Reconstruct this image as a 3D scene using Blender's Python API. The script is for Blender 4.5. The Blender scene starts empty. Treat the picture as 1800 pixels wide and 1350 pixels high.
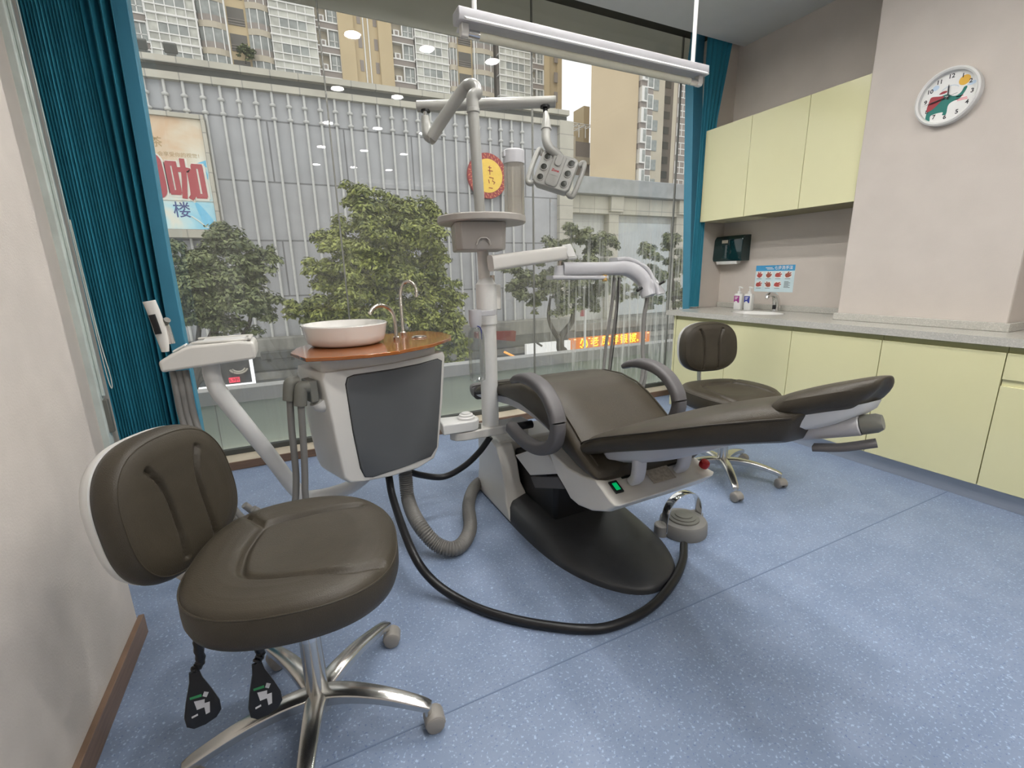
import bpy, bmesh, math, random
from mathutils import Vector, Matrix
S = bpy.context.scene
COL = S.collection
R_ = math.radians
random.seed(7)

# ------------------------------------------------------------------ camera
cam = bpy.data.cameras.new('camera')
cam.sensor_fit = 'HORIZONTAL'
cam.sensor_width = 36.0
cam.lens = 801.76 / 1800 * 36.0
cam.clip_start = 0.02
cam.clip_end = 500
camo = bpy.data.objects.new('camera', cam)
COL.objects.link(camo)
camo.matrix_world = Matrix.Translation((0, 0, 1.2)) @ Matrix((
    (0.899289, 0.121305, -0.420196), (-0.436834, 0.202218, -0.876518), (-0.021355, 0.971799, 0.234842))).to_4x4()
S.camera = camo

# ------------------------------------------------------------------ world, exposure
S.view_settings.view_transform = 'Standard'
S.view_settings.look = 'None'
S.view_settings.gamma = 1.0
S.view_settings.use_curve_mapping = False
S.view_settings.exposure = 0.0
W = bpy.data.worlds.new('overcast_sky')
S.world = W
W.use_nodes = True
wn = W.node_tree
wn.nodes.clear()
wo = wn.nodes.new('ShaderNodeOutputWorld')
wb = wn.nodes.new('ShaderNodeBackground')
wt = wn.nodes.new('ShaderNodeTexCoord')
wz = wn.nodes.new('ShaderNodeTexNoise')
wz.inputs['Scale'].default_value = 3.0
wz.inputs['Detail'].default_value = 5.0
wr = wn.nodes.new('ShaderNodeValToRGB')
wr.color_ramp.elements[0].position = 0.3
wr.color_ramp.elements[0].color = (0.90, 0.92, 0.93, 1)
wr.color_ramp.elements[1].position = 0.7
wr.color_ramp.elements[1].color = (1.0, 0.99, 0.96, 1)
wn.links.new(wt.outputs['Generated'], wz.inputs['Vector'])
wn.links.new(wz.outputs['Fac'], wr.inputs['Fac'])
wn.links.new(wr.outputs['Color'], wb.inputs['Color'])
wb.inputs['Strength'].default_value = 1.6
wn.links.new(wb.outputs[0], wo.inputs['Surface'])

def sun(strength):
    l = bpy.data.lights.new('cloud_sun', 'SUN')
    l.energy = strength
    l.angle = R_(60)
    l.color = (1.0, 0.96, 0.88)
    o = bpy.data.objects.new('cloud_sun', l)
    COL.objects.link(o)
    o.rotation_euler = (R_(42), 0, R_(-25))
sun(0.8)


# ------------------------------------------------------------------ materials
MATS = {}
def nodemat(name):
    m = bpy.data.materials.new(name)
    m.use_nodes = True
    MATS[name] = m
    return m, m.node_tree.nodes, m.node_tree.links, m.node_tree.nodes['Principled BSDF']

def mat(name, col, rough=0.5, metal=0.0, var=0.06, scale=8.0, bump=0.0, bscale=200.0, spec=0.5, coat=0.0, emit=None, estr=0.0, trans=0.0, ior=1.45, alpha=1.0, stretch=None):
    m, n, l, p = nodemat(name)
    p.inputs['Roughness'].default_value = rough
    p.inputs['Metallic'].default_value = metal
    p.inputs['Specular IOR Level'].default_value = spec
    p.inputs['Coat Weight'].default_value = coat
    p.inputs['Coat Roughness'].default_value = 0.06
    p.inputs['Transmission Weight'].default_value = trans
    p.inputs['IOR'].default_value = ior
    p.inputs['Alpha'].default_value = alpha
    tc = n.new('ShaderNodeTexCoord')
    vec = tc.outputs['Object']
    if stretch:
        mp = n.new('ShaderNodeMapping')
        mp.inputs['Scale'].default_value = stretch
        l.new(vec, mp.inputs['Vector'])
        vec = mp.outputs['Vector']
    nz = n.new('ShaderNodeTexNoise')
    nz.inputs['Scale'].default_value = scale
    nz.inputs['Detail'].default_value = 4.0
    l.new(vec, nz.inputs['Vector'])
    rp = n.new('ShaderNodeValToRGB')
    rp.color_ramp.elements[0].position = 0.3
    rp.color_ramp.elements[1].position = 0.7
    rp.color_ramp.elements[0].color = tuple(c * (1 - var) for c in col) + (1,)
    rp.color_ramp.elements[1].color = tuple(min(1, c * (1 + var)) for c in col) + (1,)
    l.new(nz.outputs['Fac'], rp.inputs['Fac'])
    l.new(rp.outputs['Color'], p.inputs['Base Color'])
    if bump:
        nb = n.new('ShaderNodeTexNoise')
        nb.inputs['Scale'].default_value = bscale
        nb.inputs['Detail'].default_value = 3.0
        l.new(vec, nb.inputs['Vector'])
        bp = n.new('ShaderNodeBump')
        bp.inputs['Strength'].default_value = bump
        bp.inputs['Distance'].default_value = 0.004
        l.new(nb.outputs['Fac'], bp.inputs['Height'])
        l.new(bp.outputs['Normal'], p.inputs['Normal'])
    if emit:
        p.inputs['Emission Color'].default_value = tuple(emit) + (1,)
        p.inputs['Emission Strength'].default_value = estr
    return m

def srgb(r, g, b):
    f = lambda c: (c / 255 / 12.92) if c <= 10 else ((c / 255 + 0.055) / 1.055) ** 2.4
    return (f(r), f(g), f(b))

LEATHER = mat('brown_leatherette', (0.048, 0.040, 0.028), 0.42, var=0.10, scale=14, bump=0.25, bscale=420, spec=0.4)
LEATHER2 = mat('brown_leatherette_seam', (0.025, 0.02, 0.014), 0.6)
WHITE = mat('white_plastic', (0.70, 0.70, 0.68), 0.28, var=0.02, spec=0.5)
WARMWHITE = mat('warm_white_plastic', (0.66, 0.645, 0.605), 0.3, var=0.02)
BASIN = mat('white_ceramic', (0.74, 0.73, 0.70), 0.15, var=0.01, coat=0.4)
LILAC = mat('pale_grey_plastic', (0.50, 0.50, 0.52), 0.35, var=0.03)
GREYP = mat('grey_rubber', (0.115, 0.11, 0.112), 0.5, var=0.05)
TAUPE = mat('taupe_enamel', (0.36, 0.335, 0.305), 0.32, var=0.03)
PANELGREY = mat('slate_panel', (0.105, 0.11, 0.113), 0.42, var=0.05, scale=3)
DARK = mat('charcoal_metal', (0.045, 0.047, 0.05), 0.38, var=0.15, scale=5, bump=0.08, bscale=300)
BLACK = mat('black_rubber', (0.009, 0.009, 0.010), 0.38, var=0.1)
HOSEG = mat('grey_ribbed_hose', (0.155, 0.15, 0.14), 0.45, var=0.05)
TUBEG = mat('grey_cable_sleeve', (0.20, 0.195, 0.185), 0.5, var=0.05)
OLIVE = mat('olive_grey_plastic', (0.16, 0.16, 0.14), 0.5)
CHROME = mat('chrome', (0.75, 0.75, 0.74), 0.12, metal=1.0, var=0.02)
ALU = mat('polished_aluminium', (0.62, 0.61, 0.58), 0.22, metal=1.0, var=0.05)
STEEL = mat('warm_steel', (0.55, 0.50, 0.44), 0.22, metal=1.0, var=0.04)
CASTER = mat('taupe_caster_plastic', (0.25, 0.235, 0.215), 0.45)
ORANGE = mat('amber_glass_top', (0.30, 0.095, 0.022), 0.04, var=0.05, coat=0.6)
YELLOW = mat('pale_yellow_lacquer', (0.66, 0.64, 0.385), 0.16, var=0.015, scale=2, coat=0.3)
LAMPG = mat('lamp_grey_enamel', (0.36, 0.36, 0.335), 0.28, var=0.03)
YELLOWD = mat('yellow_finger_channel', (0.40, 0.39, 0.19), 0.3)
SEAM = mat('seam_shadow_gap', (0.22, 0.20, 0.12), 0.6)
WALLR = mat('pinkish_wallpaper', (0.55, 0.50, 0.452), 0.85, var=0.03, scale=6, bump=0.15, bscale=260)
WALLL = mat('mottled_wallpaper', (0.56, 0.515, 0.47), 0.85, var=0.05, scale=9, bump=0.2, bscale=160)
CEIL = mat('white_ceiling_paint', (0.62, 0.63, 0.62), 0.9, var=0.015)
BLUEF = mat('blue_painted_post', (0.06, 0.25, 0.36), 0.5, var=0.03)
BLUEC = mat('teal_pleated_fabric', (0.018, 0.19, 0.275), 0.75, var=0.08, scale=4)
CLEAR = mat('pale_edge_profile', (0.60, 0.66, 0.62), 0.2, var=0.1)
WOODB = mat('brown_laminate', (0.19, 0.12, 0.08), 0.4, var=0.18, scale=4, stretch=(2, 2, 30))
SILL = mat('beige_sill', (0.50, 0.44, 0.34), 0.5, var=0.1)
BEAM = mat('grey_beam_paint', (0.80, 0.79, 0.70), 0.7, var=0.04)
POCKET = mat('curtain_pocket', (0.045, 0.042, 0.03), 0.8)
KICK = mat('brushed_kick_plate', (0.42, 0.45, 0.50), 0.3, metal=0.55, var=0.05, stretch=(1, 1, 40))
PAPER = mat('white_paper', (0.75, 0.75, 0.73), 0.8)
GREEND = mat('dark_green_translucent_plastic', (0.006, 0.028, 0.030), 0.08, var=0.1, coat=0.5)
RED = mat('red_button', (0.35, 0.012, 0.015), 0.3)
GREENLED = mat('green_lit_switch', (0.0, 0.25, 0.08), 0.3, emit=(0.0, 0.9, 0.25), estr=0.35)
PLATE = mat('beige_rating_plate', (0.40, 0.36, 0.29), 0.6, var=0.2, scale=90)
LENS = mat('lamp_lens', (0.03, 0.032, 0.025), 0.35, var=0.2)
TUBEL = mat('fluorescent_tube_glass', (0.70, 0.68, 0.55), 0.2)
YTAPE = mat('amber_plastic', (0.45, 0.28, 0.08), 0.4)

# floor: blue vinyl with light and dark flecks
def floor_mat():
    m, n, l, p = nodemat('blue_flecked_vinyl')
    tc = n.new('ShaderNodeTexCoord')
    base = n.new('ShaderNodeTexNoise'); base.inputs['Scale'].default_value = 7; base.inputs['Detail'].default_value = 6
    r0 = n.new('ShaderNodeValToRGB')
    r0.color_ramp.elements[0].position = 0.35; r0.color_ramp.elements[0].color = (0.185, 0.238, 0.342, 1)
    r0.color_ramp.elements[1].position = 0.7; r0.color_ramp.elements[1].color = (0.222, 0.278, 0.387, 1)
    l.new(tc.outputs['Object'], base.inputs['Vector']); l.new(base.outputs['Fac'], r0.inputs['Fac'])
    cur = r0.outputs['Color']
    for sc, lo, hi, colr, seed in ((120, 0.62, 0.70, (0.31, 0.40, 0.56, 1), 1.3), (130, 0.635, 0.70, (0.14, 0.19, 0.32, 1), 7.7), (75, 0.67, 0.73, (0.33, 0.42, 0.57, 1), 4.1)):
        mp = n.new('ShaderNodeMapping'); mp.inputs['Location'].default_value = (seed, seed * 2, 0)
        l.new(tc.outputs['Object'], mp.inputs['Vector'])
        nz = n.new('ShaderNodeTexNoise'); nz.inputs['Scale'].default_value = sc; nz.inputs['Detail'].default_value = 1.0
        l.new(mp.outputs['Vector'], nz.inputs['Vector'])
        mr = n.new('ShaderNodeMapRange'); mr.inputs['From Min'].default_value = lo; mr.inputs['From Max'].default_value = hi
        l.new(nz.outputs['Fac'], mr.inputs['Value'])
        mx = n.new('ShaderNodeMix'); mx.data_type = 'RGBA'; mx.inputs['B'].default_value = colr
        l.new(mr.outputs['Result'], mx.inputs['Factor']); l.new(cur, mx.inputs['A'])
        cur = mx.outputs['Result']
    l.new(cur, p.inputs['Base Color'])
    p.inputs['Roughness'].default_value = 0.42
    p.inputs['Specular IOR Level'].default_value = 0.3
    nb = n.new('ShaderNodeTexNoise'); nb.inputs['Scale'].default_value = 40
    l.new(tc.outputs['Object'], nb.inputs['Vector'])
    bp = n.new('ShaderNodeBump'); bp.inputs['Strength'].default_value = 0.06; bp.inputs['Distance'].default_value = 0.004
    l.new(nb.outputs['Fac'], bp.inputs['Height']); l.new(bp.outputs['Normal'], p.inputs['Normal'])
    return m
FLOOR = floor_mat()

# speckled quartz worktop
def quartz():
    m, n, l, p = nodemat('speckled_quartz')
    tc = n.new('ShaderNodeTexCoord')
    v = n.new('ShaderNodeTexVoronoi'); v.inputs['Scale'].default_value = 260
    l.new(tc.outputs['Object'], v.inputs['Vector'])
    r = n.new('ShaderNodeValToRGB')
    r.color_ramp.elements[0].position = 0.0; r.color_ramp.elements[0].color = (0.40, 0.39, 0.35, 1)
    r.color_ramp.elements[1].position = 1.0; r.color_ramp.elements[1].color = (0.60, 0.58, 0.53, 1)
    e = r.color_ramp.elements.new(0.8); e.color = (0.50, 0.485, 0.44, 1)
    l.new(v.outputs['Color'], r.inputs['Fac']); l.new(r.outputs['Color'], p.inputs['Base Color'])
    p.inputs['Roughness'].default_value = 0.2
    return m
QUARTZ = quartz()

# window glass: clear pane, outdoor haze mixed in as a pale tone, and white water streaks towards its right side
def glass_mat():
    m = bpy.data.materials.new('window_glass'); m.use_nodes = True
    n, l = m.node_tree.nodes, m.node_tree.links
    n.clear()
    out = n.new('ShaderNodeOutputMaterial')
    tr = n.new('ShaderNodeBsdfTransparent'); tr.inputs['Color'].default_value = (0.935, 0.94, 0.94, 1)
    gl = n.new('ShaderNodeBsdfGlossy'); gl.inputs['Roughness'].default_value = 0.0
    gl.inputs['Color'].default_value = (0.9, 0.9, 0.9, 1)
    fr = n.new('ShaderNodeFresnel')
    ge = n.new('ShaderNodeNewGeometry')          # same reflectance on both faces of the pane
    io = n.new('ShaderNodeMapRange'); io.inputs['To Min'].default_value = 1.5; io.inputs['To Max'].default_value = 1 / 1.5
    l.new(ge.outputs['Backfacing'], io.inputs['Value']); l.new(io.outputs['Result'], fr.inputs['IOR'])
    m1 = n.new('ShaderNodeMixShader')
    l.new(fr.outputs['Fac'], m1.inputs['Fac']); l.new(tr.outputs[0], m1.inputs[1]); l.new(gl.outputs[0], m1.inputs[2])
    tl = n.new('ShaderNodeBsdfTranslucent'); tl.inputs['Color'].default_value = (0.85, 0.86, 0.82, 1)
    m2 = n.new('ShaderNodeMixShader')
    tc = n.new('ShaderNodeTexCoord')
    mp = n.new('ShaderNodeMapping'); mp.inputs['Scale'].default_value = (55, 0, 1.3)
    l.new(tc.outputs['Object'], mp.inputs['Vector'])
    nz = n.new('ShaderNodeTexNoise'); nz.inputs['Scale'].default_value = 1.0; nz.inputs['Detail'].default_value = 5.0; nz.inputs['Roughness'].default_value = 0.6
    nz.inputs['Distortion'].default_value = 0.6
    l.new(mp.outputs['Vector'], nz.inputs['Vector'])
    mr = n.new('ShaderNodeMapRange'); mr.inputs['From Min'].default_value = 0.50; mr.inputs['From Max'].default_value = 0.66
    l.new(nz.outputs['Fac'], mr.inputs['Value'])
    sx = n.new('ShaderNodeSeparateXYZ'); l.new(tc.outputs['Object'], sx.inputs[0])
    gx = n.new('ShaderNodeMapRange'); gx.inputs['From Min'].default_value = 1.5; gx.inputs['From Max'].default_value = 3.3
    gx.inputs['To Min'].default_value = 0.04; gx.inputs['To Max'].default_value = 1.0
    gx.interpolation_type = 'SMOOTHSTEP'
    l.new(sx.outputs['X'], gx.inputs['Value'])
    gz = n.new('ShaderNodeMapRange'); gz.inputs['From Min'].default_value = 1.75; gz.inputs['From Max'].default_value = 1.15
    l.new(sx.outputs['Z'], gz.inputs['Value'])
    a = n.new('ShaderNodeMath'); a.operation = 'MULTIPLY'; l.new(mr.outputs['Result'], a.inputs[0]); l.new(gx.outputs['Result'], a.inputs[1])
    b = n.new('ShaderNodeMath'); b.operation = 'MULTIPLY'; l.new(a.outputs[0], b.inputs[0]); l.new(gz.outputs['Result'], b.inputs[1])
    c = n.new('ShaderNodeMath'); c.operation = 'MULTIPLY_ADD'; c.use_clamp = True
    l.new(b.outputs[0], c.inputs[0]); c.inputs[1].default_value = 0.75; c.inputs[2].default_value = 0.035
    l.new(c.outputs[0], m2.inputs['Fac']); l.new(m1.outputs[0], m2.inputs[1]); l.new(tl.outputs[0], m2.inputs[2])
    l.new(m2.outputs[0], out.inputs['Surface'])
    return m
GLASS = glass_mat()

def clear_mat(name, col, fac=0.12, dirt=0.0):
    m = bpy.data.materials.new(name); m.use_nodes = True
    n, l = m.node_tree.nodes, m.node_tree.links
    n.clear()
    out = n.new('ShaderNodeOutputMaterial')
    tr = n.new('ShaderNodeBsdfTransparent'); tr.inputs['Color'].default_value = col + (1,)
    gl = n.new('ShaderNodeBsdfGlossy'); gl.inputs['Roughness'].default_value = 0.05
    lw = n.new('ShaderNodeLayerWeight'); lw.inputs['Blend'].default_value = 0.35
    mu = n.new('ShaderNodeMath'); mu.operation = 'MULTIPLY_ADD'; mu.inputs[1].default_value = 0.5; mu.inputs[2].default_value = fac * 0.3
    l.new(lw.outputs['Fresnel'], mu.inputs[0])
    m1 = n.new('ShaderNodeMixShader')
    l.new(mu.outputs[0], m1.inputs['Fac']); l.new(tr.outputs[0], m1.inputs[1]); l.new(gl.outputs[0], m1.inputs[2])
    tl = n.new('ShaderNodeBsdfDiffuse'); tl.inputs['Color'].default_value = tuple(min(1, c * 0.8) for c in col) + (1,)
    m2 = n.new('ShaderNodeMixShader')
    tc = n.new('ShaderNodeTexCoord')
    nz = n.new('ShaderNodeTexNoise'); nz.inputs['Scale'].default_value = 9
    l.new(tc.outputs['Object'], nz.inputs['Vector'])
    mm = n.new('ShaderNodeMath'); mm.operation = 'MULTIPLY'; mm.inputs[1].default_value = dirt * 2
    l.new(nz.outputs['Fac'], mm.inputs[0])
    l.new(mm.outputs[0], m2.inputs['Fac'])
    l.new(m1.outputs[0], m2.inputs[1]); l.new(tl.outputs[0], m2.inputs[2])
    l.new(m2.outputs[0], out.inputs['Surface'])
    return m
CUPCLEAR = clear_mat('smoky_clear_tube', (0.93, 0.91, 0.87), dirt=0.13)
BOTTLECLEAR = clear_mat('clear_water_bottle', (0.86, 0.88, 0.87), dirt=0.07)
def spandrel():  # translucency added so the sky behind brightens the panel
    m = bpy.data.materials.new('brightened_spandrel_panel'); m.use_nodes = True
    n, l = m.node_tree.nodes, m.node_tree.links
    n.clear()
    out = n.new('ShaderNodeOutputMaterial'); d = n.new('ShaderNodeBsdfDiffuse'); t_ = n.new('ShaderNodeBsdfTranslucent'); mx = n.new('ShaderNodeMixShader')
    tc = n.new('ShaderNodeTexCoord'); nz = n.new('ShaderNodeTexNoise'); nz.inputs['Scale'].default_value = 3
    r = n.new('ShaderNodeValToRGB'); r.color_ramp.elements[0].color = (0.62, 0.62, 0.55, 1); r.color_ramp.elements[1].color = (0.72, 0.71, 0.64, 1)
    l.new(tc.outputs['Object'], nz.inputs['Vector']); l.new(nz.outputs['Fac'], r.inputs['Fac'])
    l.new(r.outputs['Color'], d.inputs['Color']); l.new(r.outputs['Color'], t_.inputs['Color'])
    mx.inputs['Fac'].default_value = 0.45
    l.new(d.outputs[0], mx.inputs[1]); l.new(t_.outputs[0], mx.inputs[2]); l.new(mx.outputs[0], out.inputs['Surface'])
    return m
SPAN = spandrel()
BALU = mat('pale_green_back_painted_glass', (0.41, 0.455, 0.39), 0.25, var=0.05, scale=2, coat=0.3)

# ------------------------------------------------------------------ mesh helpers
def V(p): return Vector(p)

def cr(pts, n=8, closed=False):
    """Catmull-Rom through points"""
    P = [Vector(p) for p in pts]
    out = []
    m = len(P)
    segs = m if closed else m - 1
    for i in range(segs):
        if closed:
            p0, p1, p2, p3 = P[(i - 1) % m], P[i], P[(i + 1) % m], P[(i + 2) % m]
        else:
            p1, p2 = P[i], P[i + 1]
            p0 = P[i - 1] if i > 0 else p1 * 2 - p2
            p3 = P[i + 2] if i + 2 < m else p2 * 2 - p1
        for k in range(n):
            t = k / n
            out.append(0.5 * ((2 * p1) + (p2 - p0) * t + (2 * p0 - 5 * p1 + 4 * p2 - p3) * t * t + (3 * p1 - p0 - 3 * p2 + p3) * t ** 3))
    if not closed:
        out.append(P[-1])
    return out

def interp(tab, t):
    """piecewise smooth table lookup: tab = [(t, a, b, ...)]"""
    if t <= tab[0][0]: return tab[0][1:]
    if t >= tab[-1][0]: return tab[-1][1:]
    for a, b in zip(tab, tab[1:]):
        if a[0] <= t <= b[0]:
            f = (t - a[0]) / (b[0] - a[0])
            return tuple(x + (y - x) * f for x, y in zip(a[1:], b[1:]))

class MB:
    def __init__(self):
        self.v = []; self.f = []; self.mi = []; self.cur = 0
    def m(self, i):
        self.cur = i; return self
    def add(self, vs, fs):
        o = len(self.v)
        self.v += [tuple(p) for p in vs]
        for f in fs:
            self.f.append(tuple(i + o for i in f)); self.mi.append(self.cur)
        return self
    def box(self, a, b):
        x0, y0, z0 = a; x1, y1, z1 = b
        return self.add([(x0, y0, z0), (x1, y0, z0), (x1, y1, z0), (x0, y1, z0), (x0, y0, z1), (x1, y0, z1), (x1, y1, z1), (x0, y1, z1)],
                        [(0, 3, 2, 1), (4, 5, 6, 7), (0, 1, 5, 4), (1, 2, 6, 5), (2, 3, 7, 6), (3, 0, 4, 7)])
    def cbox(self, c, size, mtx=None):
        M = mtx or Matrix.Identity(3)
        c = V(c); h = [s / 2 for s in size]
        vs = [c + M @ V((sx * h[0], sy * h[1], sz * h[2])) for sz in (-1, 1) for sx, sy in ((-1, -1), (1, -1), (1, 1), (-1, 1))]
        return self.add(vs, [(0, 3, 2, 1), (4, 5, 6, 7), (0, 1, 5, 4), (1, 2, 6, 5), (2, 3, 7, 6), (3, 0, 4, 7)])
    def loft(self, rings, cap=True, closed=True):
        n = len(rings[0]); o = []
        vs = [p for r in rings for p in r]
        fs = []
        for i in range(len(rings) - 1):
            for k in range(n if closed else n - 1):
                a = i * n + k; b = i * n + (k + 1) % n
                fs.append((a, b, b + n, a + n))
        if cap:
            fs.append(tuple(range(n))[::-1]); L = (len(rings) - 1) * n
            fs.append(tuple(range(L, L + n)))
        return self.add(vs, fs)
    def extrude(self, poly, vec):
        vec = V(vec); p = [V(q) for q in poly]
        return self.loft([p, [q + vec for q in p]])
    def frames(self, pts, up=None):
        pts = [V(p) for p in pts]; fr = []
        for i in range(len(pts)):
            a = pts[max(0, i - 1)]; b = pts[min(len(pts) - 1, i + 1)]
            t = (b - a).normalized()
            if i == 0:
                u = V(up) if up else (V((0, 0, 1)) if abs(t.z) < 0.9 else V((0, 1, 0)))
            else:
                u = V(up) if up else fr[-1][2]
            s = t.cross(u)
            if s.length < 1e-6: s = t.orthogonal()
            s.normalize(); u = s.cross(t).normalized()
            fr.append((t, s, u))
        return pts, fr
    def tube(self, pts, r, n=12, cap=True, up=None):
        pts, fr = self.frames(pts, up)
        rings = []
        for i, (p, (t, s, u)) in enumerate(zip(pts, fr)):
            rr = r[i] if isinstance(r, (list, tuple)) else r
            rings.append([p + (s * math.cos(2 * math.pi * k / n) + u * math.sin(2 * math.pi * k / n)) * rr for k in range(n)])
        return self.loft(rings, cap)
    def sweep(self, pts, sec, up=(0, 0, 1), scale=None):
        """sec: list of (side, up) offsets; scale(i) -> (a, b)"""
        pts, fr = self.frames(pts, up)
        rings = []
        for i, (p, (t, s, u)) in enumerate(zip(pts, fr)):
            a, b = scale(i / (len(pts) - 1)) if scale else (1, 1)
            rings.append([p + s * (x * a) + u * (y * b) for x, y in sec])
        return self.loft(rings)
    def lathe(self, prof, c=(0, 0, 0), n=32, mtx=None, sx=1.0, sy=1.0, cap=True):
        M = mtx or Matrix.Identity(3); c = V(c)
        rings = [[c + M @ V((r * sx * math.cos(2 * math.pi * k / n), r * sy * math.sin(2 * math.pi * k / n), z)) for k in range(n)] for r, z in prof]
        return self.loft(rings, cap)
    def cyl(self, a, b, r, n=20, r2=None):
        return self.tube([a, b], [r, r if r2 is None else r2], n)
    def build(self, name, mats, parent=None, bevel=0, seg=2, sub=0, angle=38, smooth=True):
        me = bpy.data.meshes.new(name)
        vs = self.v
        if parent is not None:
            off = WPOS.get(parent.name, Vector())
            vs = [tuple(V(p) - off) for p in vs]
        me.from_pydata(vs, [], self.f)
        if not isinstance(mats, (list, tuple)): mats = [mats]
        for mm in mats: me.materials.append(mm)
        if len(mats) > 1: me.polygons.foreach_set('material_index', self.mi)
        bm = bmesh.new(); bm.from_mesh(me)
        bmesh.ops.recalc_face_normals(bm, faces=bm.faces)
        bm.to_mesh(me); bm.free()
        me.polygons.foreach_set('use_smooth', [smooth] * len(me.polygons))
        if smooth: me.set_sharp_from_angle(angle=R_(angle))
        o = bpy.data.objects.new(name, me); COL.objects.link(o)
        if parent is not None: o.parent = parent
        WPOS[o.name] = WPOS.get(parent.name, Vector()) if parent is not None else Vector()
        if bevel:
            b = o.modifiers.new('bevel', 'BEVEL'); b.width = bevel; b.segments = seg; b.limit_method = 'ANGLE'; b.angle_limit = R_(32)
        if sub:
            s = o.modifiers.new('subdivision', 'SUBSURF'); s.levels = sub; s.render_levels = sub
        return o
WPOS = {}

def rrect(w, h, r, n=4):
    """rounded rectangle outline, centred"""
    out = []
    for cx, cy, a0 in ((w / 2 - r, h / 2 - r, 0), (-w / 2 + r, h / 2 - r, 90), (-w / 2 + r, -h / 2 + r, 180), (w / 2 - r, -h / 2 + r, 270)):
        for k in range(n + 1):
            a = R_(a0 + 90 * k / n)
            out.append((cx + r * math.cos(a), cy + r * math.sin(a)))
    return out

def tag(o, label, cat, group=None, kind=None):
    o['label'] = label
    o['category'] = cat
    if group: o['group'] = group
    if kind: o['kind'] = kind
    return o

def thing(name, label, cat, loc=(0, 0, 0), rz=0, group=None):
    o = bpy.data.objects.new(name, None); COL.objects.link(o)
    o.empty_display_size = 0.05
    o.location = loc; o.rotation_euler = (0, 0, rz)
    WPOS[o.name] = Vector(loc) if rz == 0 else Vector()
    return tag(o, label, cat, group)

def struct(name, mb, mats, parent=None, **k):
    o = mb.build(name, mats, parent, **k)
    if parent is None: o['kind'] = 'structure'
    return o

def copy_tree(o, parent=None):
    c = o.copy(); COL.objects.link(c)
    if parent is not None: c.parent = parent
    for ch in list(o.children): copy_tree(ch, c)
    return c

def text_mesh(s, size=1.0, bold=0.0, depth=0.0):
    cu = bpy.data.curves.new('lettering', 'FONT')
    cu.body = s; cu.size = size; cu.align_x = 'CENTER'; cu.align_y = 'CENTER'
    cu.offset = bold; cu.extrude = depth; cu.resolution_u = 3
    o = bpy.data.objects.new('lettering', cu); COL.objects.link(o)
    dg = bpy.context.evaluated_depsgraph_get(); dg.update()
    me = bpy.data.meshes.new_from_object(o.evaluated_get(dg))
    vs = [tuple(v.co) for v in me.vertices]; fs = [tuple(p.vertices) for p in me.polygons]
    bpy.data.objects.remove(o); bpy.data.curves.remove(cu); bpy.data.meshes.remove(me)
    return vs, fs

def lettering(mb, s, fn, size, at=(0, 0), sx=1.0, bold=0.0, rot=0.0):
    """adds text to mb; fn maps local (a, b) -> world"""
    vs, fs = text_mesh(s, size, bold)
    c, q = math.cos(rot), math.sin(rot)
    mb.add([fn(at[0] + sx * (x * c - y * q), at[1] + (x * q + y * c)) for x, y, z in vs], fs)
    return mb
# ------------------------------------------------------------------ room shell
XW = 3.68       # right wall
XP = 3.30       # face of the pillar in front of it
YG = 3.45       # glass
ZC = 3.0        # ceiling
struct('floor', MB().box((-1.6, -2.6, -0.08), (3.9, 3.27, 0)), FLOOR, smooth=False)
struct('ceiling', MB().box((-1.6, -2.6, ZC), (3.9, 3.06, ZC + 0.45)).box((-1.6, 3.06, 3.33), (3.9, 3.47, 3.45)), CEIL, smooth=False)
struct('wall_right', MB().box((XW, -2.6, 0), (XW + 0.2, 3.47, 3.35)), WALLR, smooth=False)
struct('wall_right_pillar', MB().box((XP, 1.0, 0.856), (XW, 1.822, ZC)), WALLR, bevel=0.006)
struct('wall_back', MB().box((-1.6, -2.8, 0), (3.9, -2.6, ZC)), WALLR, smooth=False)
struct('wall_left', MB().box((-0.78, -2.6, 0), (-0.6, 1.79, ZC)), WALLL, bevel=0.012)
struct('wall_left_recess', MB().box((-1.2, 1.6, 0), (-0.97, 3.47, 3.35)), WALLR, smooth=False)
struct('baseboard_left', MB().box((-0.6, -2.6, 0), (-0.583, 1.795, 0.075)), WOODB, bevel=0.002)
# vinyl weld seam in the floor
struct('trim_7', MB().box((-0.6, 1.018, 0), (3.1, 1.022, 0.0012)), mat('floor_weld_seam', (0.14, 0.19, 0.29), 0.5), smooth=False)
struct('trim_8', MB().box((1.16, 1.018, 0), (1.163, 1.022, 0.0012)), MATS['floor_weld_seam'], smooth=False)
# window ledge
struct('trim_1', MB().box((-0.97, 3.262, 0), (3.68, 3.275, 0.055)), WOODB, bevel=0.003)
struct('trim_2', MB().box((-0.97, 3.275, -0.05), (3.68, 3.50, 0.05)), SILL, bevel=0.002)
struct('trim_3', MB().box((-0.97, 3.43, 0.05), (3.68, 3.47, 0.085)), mat('dark_window_channel', (0.07, 0.075, 0.07), 0.5), bevel=0.002)
# glazing, one pane between each pair of sealant joints
JX = (-0.97, 0.382, 1.882, 3.396, 3.68)
struct('wall_window_end', MB().box((3.41, 3.106, 0.856), (XW, 3.195, 3.16)).box((3.6, 3.195, 0.0), (XW, 3.43, 3.16)), WALLR, smooth=False)
for i in range(4):
    struct('window_%d' % (i + 1), MB().box((JX[i] + 0.004, YG, 0.06), (JX[i + 1] - 0.004, YG + 0.012, 3.33)), GLASS, smooth=False)
JOINT = mat('grey_sealant', (0.20, 0.20, 0.18), 0.5)
for i, x in enumerate(JX[1:4]):
    struct('trim_%d' % (i + 4), MB().box((x - 0.0045, YG - 0.003, 0.06), (x + 0.0045, YG + 0.015, 3.33)), JOINT, smooth=False)
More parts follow.
